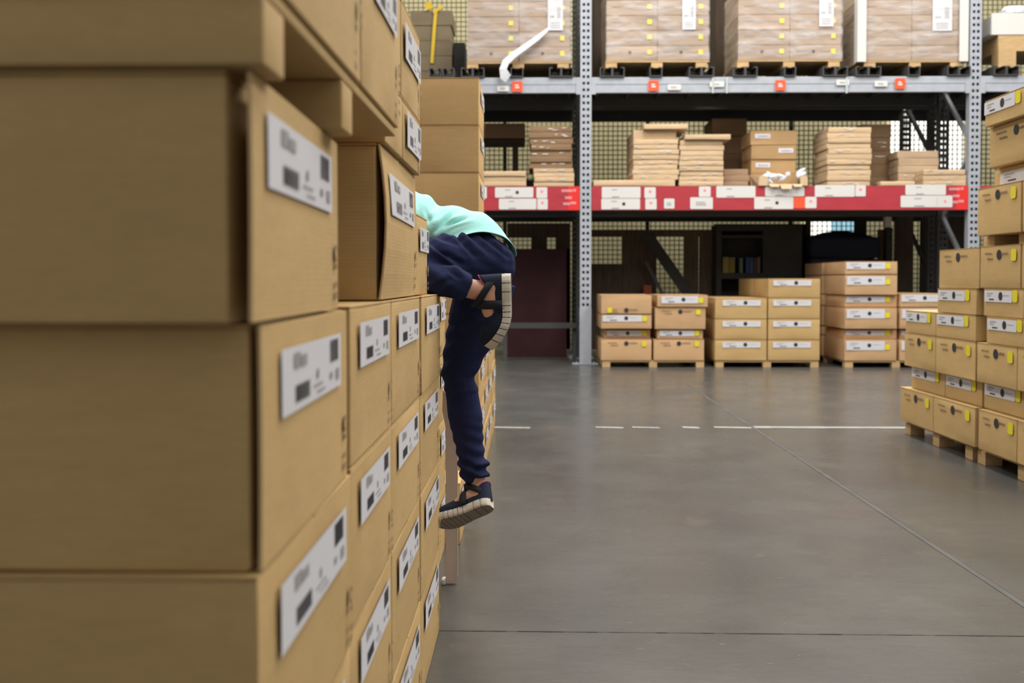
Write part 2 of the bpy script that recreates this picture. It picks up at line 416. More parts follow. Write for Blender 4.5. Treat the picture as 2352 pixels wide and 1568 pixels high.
def carton(label, x0, x1, y0, y1, z0, z1, face='+X', style='ship', m=None, group=None, name='cardboard_box', open_side=False, bow=.004, lab=None, cat='box', seam=True, yellow=True):
    m = m or KRAFT; rnd = random.Random(hash((round(x0, 3), round(y0, 3), round(z0, 3))) & 0xffff)
    cx, cy = (x0+x1)/2, (y0+y1)/2
    root = empty(name, (cx, cy, z0), label=label, cat=cat, group=group)
    dims = (x0-cx, x1-cx, y0-cy, y1-cy, .0005, z1-z0-.001)
    a0, a1, b0, b1, c0, c1 = dims
    mb = MB(); ins = (open_side[2] if len(open_side) > 2 else .016) if open_side else 0
    mb.rbox(a0 + (ins if face == '-X' else 0), a1 - (ins if face == '+X' else 0), b0, b1, c0, c1 - .003, r=.005, n=4, bow=(bow*(0 if open_side else 1), bow, 0), jit=.0008, rnd=rnd)
    mb.build('body', m, root, smooth=True)
    if seam:                                        # the closing flaps on top, a hair wider than the body
        ym = (b0+b1)/2
        fb = MB(); fb.box(a0-.0015, a1 - (ins if face == '+X' else -.0015), b0-.0015, ym-.002, c1-.0029, c1); fb.build('top_flap', m, root)
        fb = MB(); fb.box(a0-.0015, a1 - (ins if face == '+X' else -.0015), ym+.002, b1+.0015, c1-.0029, c1); fb.build('top_flap', m, root)
    if open_side:                                   # a loose side panel standing off the body
        pb = MB(); K = 8; th = .004
        for i in range(K):
            for j in range(6):
                def q(a, c, o):
                    gap = (open_side[0] + open_side[1]*math.sin(math.pi*c)) * (1 - .75*a) + .001*math.sin(math.pi*a)
                    return (a1 - ins + gap + o, b0 + a*(b1-b0), c0 + .002 + c*(c1 - c0 - .003))
                a, a2, c, c2 = i/K, (i+1)/K, j/6, (j+1)/6
                pb.quad(q(a, c, th), q(a2, c, th), q(a2, c2, th), q(a, c2, th)); pb.quad(q(a, c, 0), q(a, c2, 0), q(a2, c2, 0), q(a2, c, 0))
                if i == 0: pb.quad(q(0, c, 0), q(0, c, th), q(0, c2, th), q(0, c2, 0), 1)
                if i == K-1: pb.quad(q(1, c, th), q(1, c, 0), q(1, c2, 0), q(1, c2, th), 1)
                if j == 5: pb.quad(q(a, 1, 0), q(a, 1, th), q(a2, 1, th), q(a2, 1, 0), 1)
        pb.build('loose_side_panel', [m, EDGE], root, smooth=False)
        dims = (a0, a1 - .004, b0, b1, c0, c1); Q = q
    elif bow: dims = (a0 - bow*.95, a1 + bow*.95, b0 - bow*.95, b1, c0, c1)
    d = Deco(face, dims)
    if open_side: d.fn = lambda s, t, o: Q(s, t, .004 + o*1.15)
    if style == 'ship':
        s0, s1, t0, t1 = lab or (.10, .84, .62, .90)
        shipping_label(d, root, d.L*s0, d.L*s1, d.H*t0, d.H*t1, rnd); side_stamps(d, root, rnd)
    elif style == 'stamp': side_stamps(d, root, rnd)
    elif style == 'product':
        s0, s1, t0, t1 = lab or (.04, .74, .52, .93)
        product_label(d, root, d.L*s0, d.L*s1, d.H*t0, d.H*t1, rnd, yellow)
    elif style == 'print':
        print_row(d, root, rnd)
        if yellow: sticker(d, root, d.L*.80, d.H-.095)
    elif style == 'printflip':
        print_row(d, root, rnd, True); sticker(d, root, d.L*.13, .015)
    return root

# ---- near left pile, its aisle face at X = -.292
XW = -.292; G = 'shipping cartons in the near left pile'
LV = [0, .283, .566, .840, 1.109]
TIER = ['bottom', 'second', 'third', 'fourth']
cols = [(1.035, 1.615), (1.630, 2.115), (2.125, 2.672), (2.684, 3.240)]
CN = ['nearest the camera', 'second from the camera', 'third from the camera', 'at the far end by the person']
for ci, (ya, yb) in enumerate(cols):
    for ti in range(4):
        x = XW + R.uniform(-.003, .003); a, b = ya, yb; z1 = LV[ti+1]; op = False
        if ci == 0 and ti == 3: x, a, b, z1 = -.280, 1.045, 1.573, 1.105
        if ci == 0 and ti == 2: x, a, b = -.285, 1.035, 1.585
        carton('near left pile carton, %s tier up, column %s' % (TIER[ti], CN[ci]),
               x - .55, x, a, b, LV[ti], z1, group=G, open_side=((.009, .001) if ci == 0 and ti == 3 else False), lab=(.14, .86, .60, .89) if ci else (.14, .86, .58, .88), bow=.003)
carton('big foreground carton under the board pallet, loose side panel with white label', -.86, -.279, 1.000, 1.530, 1.1055, 1.362, group=G, open_side=(.021, .001, .025), lab=(.10, .86, .56, .88))
carton('carton with bowed loose side panel behind the dark gap in the near left pile', -.86, XW, 2.025, 2.672, 1.1095, 1.43, group=G, open_side=(.004, .014, .019), lab=(.10, .86, .56, .84))
carton('low carton with white label, half hidden just left of the turquoise shirt', -.86, -.308, 2.700, 3.010, 1.1095, 1.335, group=G, lab=(.2, .95, .55, .85))
carton('small plain carton wedged under the upper pallet of the near left pile', -.86, XW, 2.03, 2.300, 1.4305, 1.572, group=G, style='none')
carton('small carton with label below the topmost far box of the near left pile', -.86, XW, 2.310, 2.672, 1.4305, 1.572, group=G, lab=(.10, .90, .25, .85))
carton('topmost far box of the near left pile with long slanting white label', -.86, XW, 2.285, 2.672, 1.5725, 1.795, group=G, lab=(.08, .90, .42, .80))
carton('plain carton at the back of the near left pile behind the upper boxes', -.86, XW, 2.00, 2.272, 1.5725, 1.80, group=G, style='none')
# board pallet with its stringers
pal = empty('cardboard_pallet', (-.55, 1.45, 1.363), label='low cardboard pallet lying on the big foreground carton of the left pile', cat='pallet')
mb = MB(); mb.rbox(-.40, .288, -.47, .51, .070, .085, r=.003, n=2); mb.build('deck', KRAFT, pal, smooth=True)
for y0, y1 in ((.985, 1.070), (1.400, 1.480)):
    mb = MB(); mb.rbox(-.40, .262 + .55 - .55 + .026, y0 - 1.45, y1 - 1.45, .0005, .0695, r=.004, n=2); mb.build('runner', KRAFT, pal, smooth=True)
carton('upper carton above the foreground pallet at the top edge of the photo', -.83, -.257, .985, 1.525, 1.449, 1.77, group=G, style='stamp')
carton('upper carton with label strip on the foreground pallet, right of its neighbour', -.83, -.257, 1.535, 1.965, 1.449, 1.77, group=G, lab=(.25, .85, .50, .72))

# ---- pile behind the gap where the person climbs
G2 = 'cartons in the left pile behind the person'
for ti in range(4):
    carton('carton in the pile just behind the pale board, %s tier from the floor' % TIER[ti], -.95, -.362, 3.98, 4.285, LV[ti], LV[ti+1], group=G2, lab=(.15, .9, .55, .87))
carton('low carton on the floor just behind the pale upright board', -.85, -.30, 4.31, 4.60, 0, .27, group=G2, lab=(.1, .85, .55, .87))
carton('floor carton hidden in the gap that carries the toe of the person', -.95, -.345, 3.30, 3.70, 0, .262, group=G2)
# pale board
bo = MB(); bx0, bx1 = PX(1023, 3.75), PX(1051, 3.75)
prof = [(bx0, .004), (bx1 - .012, .004), (bx1 - .003, .012), (bx1, .03), (bx1, .55), (bx1 - .004, .64), (bx1 - .02, .70), (bx0 - .01, .74), (bx0 - .012, .66), (bx0, .6)]
nn = len(prof)
for yy in (3.742, 3.756): bo.v += [(x, yy, z) for x, z in prof]
bo.f.append(tuple(range(nn))); bo.m.append(0); bo.f.append(tuple(range(2*nn-1, nn-1, -1))); bo.m.append(0)
for i in range(nn): bo.f.append((i, (i+nn), nn + (i+1) % nn, (i+1) % nn)); bo.m.append(0)
BOARD = mat('pale_board', (.60, .50, .45), .7, var=.10, vscale=3, stretch=(8, 8, 1))
board = bo.build('wooden_board', BOARD); tag(board, 'narrow pale pinkish board standing upright behind the climbing leg', 'board')
wf = MB(); wf.rbox(bx0 - .016, bx0 - .001, 3.73, 3.77, .001, .022, r=.004, n=2)
wfo = wf.build('white_foot', FOAM, board, smooth=True)

# ---- far left stack
G3 = 'cartons in the far left stack'
xf = -.270; zz = [.0, .21, .464, .718, .972, 1.226, 1.480, 1.735, 1.988, 2.243]
ORD = ['lowest', 'second', 'third', 'fourth', 'fifth', 'sixth', 'third from the top', 'second from the top', 'topmost']
for k in range(9):
    carton('plain brown carton in the tall far left stack, %s' % (ORD[k] if k > 5 else ORD[k] + ' from the floor'), xf - .66, xf, 5.37, 5.965, zz[k], zz[k+1], face='+X', style='ship', m=KRAFT_ORANGE, group=G3, bow=.006, lab=(.2, .8, .55, .85))
for ci, (a, b, nt) in enumerate(((5.99, 6.58, 4), (6.60, 7.22, 4), (7.24, 7.98, 3))):
    for k in range(nt):
        carton('far left row carton beyond the tall stack, %s column along, %s tier' % (['first', 'second', 'third'][ci], TIER[k]), xf - .66, xf + R.uniform(-.006, .004), a, b, k*.262, (k+1)*.262, group=G3, bow=.006, lab=(.15, .8, .55, .87))

# ---- right hand pallets of cartons, their aisle face at X = 2.8
XR = 2.80; G4 = 'cartons on the right hand pallets'
def Yat(u, X=XR):
    d = CAMM @ Vector(((u - 1176) / F, 0, -1.0)); return d.y / d.x * X
def right(label, u_far, u_near, z0, z1, style, X=XR, **k):
    yb, ya = Yat(u_far, X), Yat(u_near, X)
    return carton(label, X, X + .50, ya + .004, yb - .004, z0, z1, face='-X', style=style, group=G4, bow=.003, **k)
rows = [
 ('bottom print row', .105, .355, 'print', 2.80, (2070, 2146, 2243), (2250, 2340, 2470)),
 ('recessed label row above bottom', .356, .523, 'product', 2.85, (2095, 2173, 2259), (2262, 2365, 2490)),
 ('third row from the pallet', .524, .770, 'print', 2.79, (2078, 2150, 2242), (2245, 2338, 2460)),
 ('fourth row from the pallet', .771, .935, 'product', 2.79, (2080, 2150, 2242), (2266, 2365, 2490)),
]
posn = ['leftmost', 'second from the left', 'third from the left', 'fourth from the left']
for rn, z0, z1, st, X, ga, gb in rows:
    i = 0
    for g in (ga, gb):
        for u0, u1 in zip(g, g[1:]):
            right('right hand pile carton, %s, %s' % (rn, posn[i]), u0, u1, z0, z1, st, X, yellow=True); i += 1
right('labelled carton in the right pile, under the plain box with no yellow sticker', 2153, 2243, .936, 1.100, 'product', 2.79)
right('labelled carton set back in the right pile, fifth row, right of the gap', 2259, 2352, .936, 1.105, 'product', 2.80)
right('plain printed box without yellow sticker atop the left column of the right pile', 2156, 2249, 1.101, 1.360, 'print', 2.80, yellow=False)
right('printed box with yellow sticker in the sixth row of the right pile', 2250, 2343, 1.106, 1.362, 'print', 2.80)
right('printed box at the frame edge in the sixth row of the right pile', 2345, 2470, 1.106, 1.362, 'print', 2.80)
right('labelled carton at the frame edge in the fifth row of the right pile', 2354, 2470, .936, 1.105, 'product', 2.80)
# recessed spacer boards under the upper boxes
for nm, u0, u1 in (('left', 2254, 2278), ('right', 2334, 2400)):
    ya, yb = Yat(u1, 2.83), Yat(u0, 2.83); mb = MB(); mb.rbox(2.84, 3.26, ya, yb, 1.363, 1.425, r=.003, n=2)
    tag(mb.build('wooden_block', WOOD, smooth=True), 'small %s wooden block in the gap under the upper right boxes' % nm, 'block', 'spacer blocks in the right pile')
right('big upper right box above the dark gap, with printed top edge', 2242, 2342, 1.426, 1.718, 'print', 2.78)
right('big upper right box cut by the frame edge above the dark gap', 2345, 2450, 1.426, 1.718, 'print', 2.78)
right('flat carton with white label squeezed between the upper right boxes', 2280, 2420, 1.719, 1.832, 'product', 2.86, lab=(.12, .9, .10, .75))
right('large printed box second from the top of the right pile', 2268, 2400, 1.834, 2.075, 'print', 2.80)
right('topmost carton of the right pile with white label along its upper edge', 2257, 2375, 2.077, 2.235, 'product', 2.76, lab=(.0, .62, .45, .93))
def pallet(label, x0, x1, y0, y1, z0, h=.10, axis='X', group=None, deck=True):
    """timber pallet, blocks along the given viewing face"""
    root = empty('wooden_pallet', ((x0+x1)/2, (y0+y1)/2, z0), label=label, cat='pallet', group=group)
    cx, cy = (x0+x1)/2, (y0+y1)/2; bw = .105
    for iy in range(3):
        for ix in range(3):
            px = x0 - cx + (x1-x0-bw)*ix/2; py = y0 - cy + (y1-y0-bw)*iy/2
            mb = MB(); mb.box(px, px+bw, py, py+bw, .001, h - .022); mb.build('block', WOOD, root)
    n = 7; lx = x1 - x0; bd = (y1-y0)/n if axis == 'X' else (x1-x0)/n
    mb = MB()
    for i in range(n):
        if axis == 'X': mb.box(x0-cx, x1-cx, y0-cy+i*bd+.006, y0-cy+(i+1)*bd-.006, h-.0215, h-.001)
        else: mb.box(x0-cx+i*bd+.006, x0-cx+(i+1)*bd-.006, y0-cy, y1-cy, h-.0215, h-.001)
    mb.build('deck_boards', WOOD, root)
    return root
pallet('wooden pallet under the left half of the right hand pile', 2.84, 3.75, Yat(2238, 2.84), Yat(2082, 2.84), 0, .104, 'Y', 'pallets under the right hand pile')
pallet('wooden pallet under the frame-edge half of the right hand pile', 2.84, 3.75, Yat(2480, 2.84), Yat(2250, 2.84), 0, .104, 'Y', 'pallets under the right hand pile')

# ---- stacks on the floor under the rack front
YS = 13.25; G5 = 'cartons stacked on pallets in front of the rack'
def back(label, u0, u1, v0, v1, style, dy=0, dep=.92, Y=YS, m=None, **k):
    Yf = Y + dy
    return carton(label, PX(u0, Yf), PX(u1, Yf) - .012, Yf, Yf + dep - max(dy, 0), PZ(v1, Yf) + .001, PZ(v0, Yf), face='-Y', style=style, m=m or KRAFT_OLD, group=G5, bow=.008, **k)
ZP = .095
def vrow(z, Y): # pixel row of a height, for readable tables
    return z
S1 = [('left', 1381, 1499, ((828, 779, 'print', 0), (778, 757, 'product', .12), (755, 722, 'product', -.02), (721, 677, 'printflip', -.03))),
      ('right', 1502, 1620, ((828, 779, 'print', 0), (778, 757, 'product', .02), (756, 706, 'print', -.02), (705, 677, 'product', -.04)))]
for nm, u0, u1, bx in S1:
    for i, (vb, vt, st, dy) in enumerate(bx):
        du = 3 if (nm == 'right' and i >= 2) else 0
        if nm == 'right' and i == 3: du = 8
        if i == 1: u0b, u1b = u0 + 8, u1 - 3
        else: u0b, u1b = u0, u1
        back('%s column carton of the floor stack beside the grey post, %s tier' % (nm, TIER[i]), u0b + du, u1b + du, vt, vb, st, dy=dy, lab=(.06 if du < 8 else .09, .80, .30, .90) if (vb - vt) < 30 else (.04, .80, .50, .95))
for nm, u0, u1, vs in (('left', 1643, 1764, (828, 780, 732, 684)), ('right', 1765, 1886, (828, 780, 732, 684, 639))):
    for i, (vb, vt) in enumerate(zip(vs, vs[1:])):
        back('%s column carton of the middle floor stack, %s tier' % (nm, TIER[i]), u0, u1, vt, vb - .3, 'product', yellow=False, lab=(.15, .87, .62, .90) if nm == 'left' else (.10, .82, .62, .90), m=KRAFT)
        carton('rear row carton behind the %s column of the middle floor stack, %s tier' % (nm, TIER[i]), PX(u0, YS), PX(u1, YS) - .012, YS + .94, YS + 1.86, PZ(vb - .3, YS) + .001, PZ(vt, YS), face='-Y', style='none', group=G5)
for nm, u0, u1, vs in (('left', 1941, 2063, ((828, 779, 0), (778, 757, .10), (755, 706, 0), (705, 678, .06), (677, 631, 0), (630, 600, 0))), ('right', 2068, 2190, ((828, 779, 0), (778, 757, .10), (755, 706, 0), (705, 674, 0)))):
    for i, (vb, vt, dy) in enumerate(vs):
        T6 = TIER + ['fifth', 'top']
        back('%s column carton of the tall right floor stack, %s tier' % (nm, T6[i]), u0, u1, vt, vb, 'product', dy=dy, lab=(.04, .76, .50, .93) if vb-vt > 35 else (.03, .76, .40, .93))
        carton('rear row carton behind the %s column of the tall right stack, %s tier' % (nm, T6[i]), PX(u0, YS), PX(u1, YS) - .012, YS + 1.04, YS + 1.92, PZ(vb, YS) + .001, PZ(vt, YS), face='-Y', style='none', m=KRAFT_OLD, group=G5)
for lb, u0, u1 in (('beside the grey post', 1384, 1620), ('in the middle', 1645, 1884), ('behind the right hand pile', 1943, 2180)):
    pallet('wooden pallet under the floor stack %s' % lb, PX(u0, YS), PX(u1, YS) - .01, YS + .01, YS + (1.0 if 'grey' in lb else 1.86), 0, PZ(828, YS), 'X', 'pallets under the rack stacks')

# ------------------------------------------------------------------ pallet rack
YR = 13.70; DR = 1.12; YB = 15.0; XP = [PX(455, YR), PX(1345, YR), PX(2235, YR), PX(3125, YR)]
TOP = 5.9
def post_mesh(holes=True, sleeve=.0, m0=0):
    mb = MB(); w = .153; dp = .11; hw = .034; pitch = .089; hh = .038
    xs = [-w/2, -w/2+.030, -w/2+.030+hw, w/2-.030-hw, w/2-.030, w/2]
    if sleeve: mb.box(-w/2-.004, w/2+.004, -.005, dp, 0, sleeve, m0)
    z = sleeve; k = 0
    while z < TOP - pitch:
        for a, b in ((0, 1), (2, 3), (4, 5)): mb.quad((xs[a], 0, z), (xs[b], 0, z), (xs[b], 0, z+pitch), (xs[a], 0, z+pitch), m0)
        for a, b in ((1, 2), (3, 4)):
            g = (pitch - hh) / 2
            mb.quad((xs[a], 0, z), (xs[b], 0, z), (xs[b], 0, z+g), (xs[a], 0, z+g), m0)
            mb.quad((xs[a], 0, z+g+hh), (xs[b], 0, z+g+hh), (xs[b], 0, z+pitch), (xs[a], 0, z+pitch), m0)
        z += pitch
    for s in (-1, 1):
        x = s*w/2; mb.box(min(x, x-s*.004), max(x, x-s*.004), .0005, dp, 0, z, m0)
    return mb, z
def post_back(mb, z): pass
rack = empty('pallet_rack', (XP[1], YR, 0), label='grey steel pallet rack with perforated posts and a red front rail, across the aisle end', cat='storage rack')
rack2 = empty('pallet_rack', (XP[1], YB + .06, 0), label='dark rear pallet rack standing back to back behind the grey one', cat='storage rack')
def local(o, root): o.parent = root; o.location = Vector(o.location) - Vector(root.location); return o
postM = None
def add_post(x, y, root, matl, sleeve):
    mb, z = post_mesh(True, sleeve)
    o = mb.build('post', matl, root, loc=(x - root.location.x, y - root.location.y, 0))
    inner = MB(); inner.box(-.07, .07, .055, .057, 0.01, z)  # added dark sheet standing in for the shade inside the post
    inner.build('hole_shade_sheet', HOLE_SHADE if matl is STEEL else matl, o) if matl is STEEL else None
    fp = MB(); fp.rbox(-.18, -.03, -.02, .13, .0005, .016, r=.004, n=2); fp.rbox(.03, .18, -.02, .13, .0005, .016, r=.004, n=2)
    fp.tube([(-.12, .02, .01), (-.12, .02, .035)], .014); fp.tube([(.12, .02, .01), (.12, .02, .035)], .014)
    fp.build('foot_plate', STEEL, o)
for x in XP:
    add_post(x, YR, rack, STEEL, .78 if x < XP[2] - 1 else 1.55)
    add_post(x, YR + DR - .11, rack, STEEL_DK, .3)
    zs = [.3, 1.2, 2.1, 3.0, 3.9, 4.8, 5.7]
    for k, (z0, z1) in enumerate(zip(zs, zs[1:])):
        br = MB(); a = (0, .06 if k % 2 else DR - .08, z0); b = (0, DR - .08 if k % 2 else .06, z1); br.bar(a, b, .05, .05)
        br.build('brace', STEEL, rack, loc=(x - rack.location.x, 0, 0))
for x in (XP[1], XP[2], XP[3]):
    for yy in (YB + .06, YB + 1.16):
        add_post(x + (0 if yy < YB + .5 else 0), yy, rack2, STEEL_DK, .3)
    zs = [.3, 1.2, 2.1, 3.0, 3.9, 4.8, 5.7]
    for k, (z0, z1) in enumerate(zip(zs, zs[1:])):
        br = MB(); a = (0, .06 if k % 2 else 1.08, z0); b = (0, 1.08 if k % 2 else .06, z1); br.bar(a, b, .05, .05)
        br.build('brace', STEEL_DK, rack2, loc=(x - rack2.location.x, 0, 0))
ZU0, ZU1 = PZ(212, YR), PZ(176, YR); ZR0, ZR1 = PZ(483, YR), PZ(427, YR)
def beam(x0, x1, y, z0, z1, m, root, profile=True):
    mb = MB(); X0, X1 = x0 + .08 - root.location.x, x1 - .08 - root.location.x; Y0 = y - root.location.y
    mb.rbox(X0, X1, Y0, Y0 + .05, z0, z1, r=.006, n=2)
    if profile: mb.box(X0, X1, Y0 - .006, Y0, z1 - (z1-z0)*.45, z1 - .012)
    b = mb.build('beam', m, root)
    if m is STEEL:
        for xx in (X0, X1):
            c = MB(); c.box(xx - .005 if xx == X0 else xx - .055, xx + .055 if xx == X0 else xx + .005, Y0 - .012, Y0 - .006, z0 - .02, z1 - .002)
            c.build('beam_connector', STEEL, b)
    return b
ubeams = []; rbeams = []
for x0, x1 in zip(XP, XP[1:]):
    ubeams.append(beam(x0, x1, YR + .01, ZU0, ZU1, STEEL, rack))
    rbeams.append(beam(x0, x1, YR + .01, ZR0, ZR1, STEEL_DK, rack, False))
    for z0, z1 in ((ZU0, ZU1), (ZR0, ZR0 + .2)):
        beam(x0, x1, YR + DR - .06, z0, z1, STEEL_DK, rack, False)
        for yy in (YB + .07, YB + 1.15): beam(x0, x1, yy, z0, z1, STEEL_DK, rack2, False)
    for z in (ZU0, ZR0):            # shelf decks
        d1 = MB(); d1.box(x0 + .09 - rack.location.x, x1 - .09 - rack.location.x, .065, DR - .065, z + .16, z + .172)
        for k in range(12):
            xx = x0 + .2 - rack.location.x + (x1-x0-.4)*k/11; d1.box(xx - .02, xx + .02, .065, DR - .065, z + .10, z + .16)
        d1.build('shelf_deck', STEEL_DK, rack)
        d2 = MB(); d2.box(x0 + .09 - rack2.location.x, x1 - .09 - rack2.location.x, .065, 1.085, z + .16, z + .172)
        d2.build('shelf_deck', STEEL_DK, rack2)
# red strip with price cards on the lower front rail
for bi, (x0, x1) in enumerate(zip(XP, XP[1:])):
    X0, X1 = x0 + .082 - rack.location.x, x1 - .082 - rack.location.x
    st = MB(); st.box(X0, X1, -.004, .004, ZR0 + .004, ZR1 - .002)
    strip = st.build('red_strip', RED, rack)
    if bi < 3:
        pl = MB(); pl.box(X1 - .16, X1 - .001, -.007, -.0045, ZR0 + .005, ZR1 - .003); pl.build('end_plate', REDB, strip)
def card(u0, u1, v0, v1, m=None, marks='', parent=None, off=.010):
    a = P(u0, v1, YR); b = P(u1, v0, YR); ox = rack.location.x
    mb = MB(); x0, x1, z0, z1 = a.x - ox, b.x - ox, a.z, b.z
    y = -off; c = .010
    n = len(mb.v)
    pr = ((x0+c, z0), (x1-c, z0), (x1, z0+c), (x1, z1-c), (x1-c, z1), (x0+c, z1), (x0, z1-c), (x0, z0+c))
    mb.v += [(x, y, z) for x, z in pr] + [(x, y + .003, z) for x, z in pr]
    mb.f.append(tuple(range(8))); mb.m.append(0)
    for i in range(8): mb.f.append((i, i+8, (i+1) % 8 + 8, (i+1) % 8)); mb.m.append(0)
    W, H = x1-x0, z1-z0
    def rc(f0, f1, g0, g1, mi): mb.quad((x0+f0*W, y-.001, z0+g0*H), (x0+f1*W, y-.001, z0+g0*H), (x0+f1*W, y-.001, z0+g1*H), (x0+f0*W, y-.001, z0+g1*H), mi)
    def dot(f, g, r, mi):
        n = len(mb.v); mb.v += [(x0+f*W + r*math.cos(2*math.pi*i/12), y-.001, z0+g*H + r*math.sin(2*math.pi*i/12)) for i in range(12)]; mb.f.append(tuple(range(n, n+12))); mb.m.append(mi)
    if 'd' in marks: dot(.58, .5, .024, 1)
    if 't' in marks: rc(.26, .46, .05, .15, 2); rc(.26, .40, .70, .78, 3)
    if 'r' in marks: dot(.5, .6, .022, 4)
    if 'R' in marks: dot(.86, .5, .020, 4); rc(.70, .705, .1, .9, 3)
    if 'g' in marks: rc(.25, .7, .30, .36, 2); rc(.25, .7, .42, .48, 2); rc(.25, .65, .55, .61, 2)
    return mb.build('price_card', [m or PAPER_CARD, INK, INKG, mat('pale_print', (.55, .54, .53), .6) if False else INKG, INKR], parent or rack)
strips = [c for c in rack.children if c.name.startswith('red_strip')]
s0, s1 = strips[0], strips[1]
for a in ((1090, 1118, 429, 456, ''), (1137, 1225, 430, 454, 'dt'), (1146, 1232, 456, 481, 't'), (1232, 1257, 430, 455, 'r'), (1234, 1258, 456, 481, 'r')): card(*a[:4], marks=a[4], parent=s0)
for a in ((1382, 1471, 429, 455, 't'), (1381, 1470, 456, 481, 'td'), (1480, 1506, 430, 455, 'r'), (1482, 1508, 456, 481, 'r'), (1525, 1549, 456, 479, 'g'),
          (1605, 1632, 428, 452, 'r'), (1585, 1637, 453, 480, 'g'), (1645, 1735, 427, 454, 't'), (1757, 1847, 428, 451, 't'), (1732, 1822, 452, 480, 'td'),
          (1849, 1875, 452, 478, 'r'), (1871, 1963, 425, 452, 't'), (1964, 1988, 425, 451, 'r'), (2079, 2172, 424, 448, 't'), (2068, 2187, 449, 476, 'tR')): card(*a[:4], marks=a[4], parent=s1)
card(1823, 1849, 453, 478, m=ORANGE, parent=s1)
# small writing marks by the posts
for pr, uu in ((s0, 1290), (s1, 2180)):
    mb = MB(); ox = rack.location.x
    for (du, dv, wd) in ((0, 438, 24), (27, 437, 5), (8, 454, 14), (4, 468, 15), (21, 466, 12)):
        k = 0
        while k < wd:
            ww = 3.2; a = P(uu + du + k, dv + 3 + (0 if pr is s0 else -4), YR); b = P(uu + du + k + 2.3, dv - 3 + (0 if pr is s0 else -4), YR)
            mb.quad((a.x-ox, -.009, a.z), (b.x-ox, -.009, a.z), (b.x-ox, -.009, b.z), (a.x-ox, -.009, b.z)); k += ww
    mb.build('lettering', mat('pale_pink_lettering', (.75, .35, .37), .5), pr)
# plates and tags on the upper beam
for u in (1188, 1501, 1792, 2067):
    dv = {1188: 0, 1501: -2, 1792: -3, 2067: -7}[u]
    c = card(u - 12, u + 12, 187 + dv, 211 + dv, m=ORANGE, parent=ubeams[0] if u < 1300 else ubeams[1], off=.014); c.name = 'location_plate'
    a = P(u-5, 203 + dv, YR); b = P(u+5, 195 + dv, YR); mb = MB(); ox = rack.location.x
    for zf in (0, .62): mb.quad((a.x-ox, -.017, a.z + zf*(b.z-a.z)), (b.x-ox - zf*.02, -.017, a.z + zf*(b.z-a.z)), (b.x-ox- zf*.02, -.017, a.z + (zf+.4)*(b.z-a.z)), (a.x-ox, -.017, a.z + (zf+.4)*(b.z-a.z)))
    mb.build('lettering', PAPER_CARD, rack)
for u0, u1, v in ((1142, 1169, 204), (1533, 1564, 201), (1630, 1663, 194), (1920, 1950, 190), (2008, 2038, 193)):
    c = card(u0, u1, v - 7, v + 6, marks='g', parent=ubeams[0] if u0 < 1300 else ubeams[1], off=.014); c.name = 'beam_tag'
# clear tag holders on the beam
for u in (1637, 1669, 1944):
    a = P(u-2.5, 214, YR); b = P(u+2.5, 178, YR); mb = MB(); mb.box(a.x-rack.location.x, b.x-rack.location.x, -.016, -.008, a.z, b.z); mb.build('clip', mat('pale_clip', (.45, .5, .5), .4), rack)

# support bars and the wrapped loads on the upper level
ZT = ZU1; ZB = ZT + .135
def tube_bar(u0, u1, n):
    a, b = PX(u0, YR), PX(u1, YR); root = empty('support_bar', ((a+b)/2, YR - .03, ZT + .001), label=None)
    w = (b-a)/n; mb = MB(); t = .012; h = .128
    for k in range(n):
        x0 = -(b-a)/2 + k*w; x1 = x0 + w - .002
        mb.box(x0, x0+t, 0, 1.15, 0, h); mb.box(x1-t, x1, 0, 1.15, 0, h); mb.box(x0+t, x1-t, 0, 1.15, 0, t); mb.box(x0+t, x0+t+w*.22, 0, 1.15, h-t, h); mb.box(x1-t-w*.22, x1-t, 0, 1.15, h-t, h); mb.box(x0+t, x1-t, .25, .26, t, h-t)
    D.objects.remove(root)
    return mb.build('support_bar', BAR, None, loc=((a+b)/2, YR - .03, ZT + .001))
def bars(group_label, specs):
    for i, (u0, u1, n) in enumerate(specs):
        o = tube_bar(u0, u1, n)
        tag(o, '%s hollow black steel support bar under %s' % (('left', 'middle', 'right')[i] if len(specs) == 3 else 'dark', group_label), 'support bar', 'support bars on the upper beam')
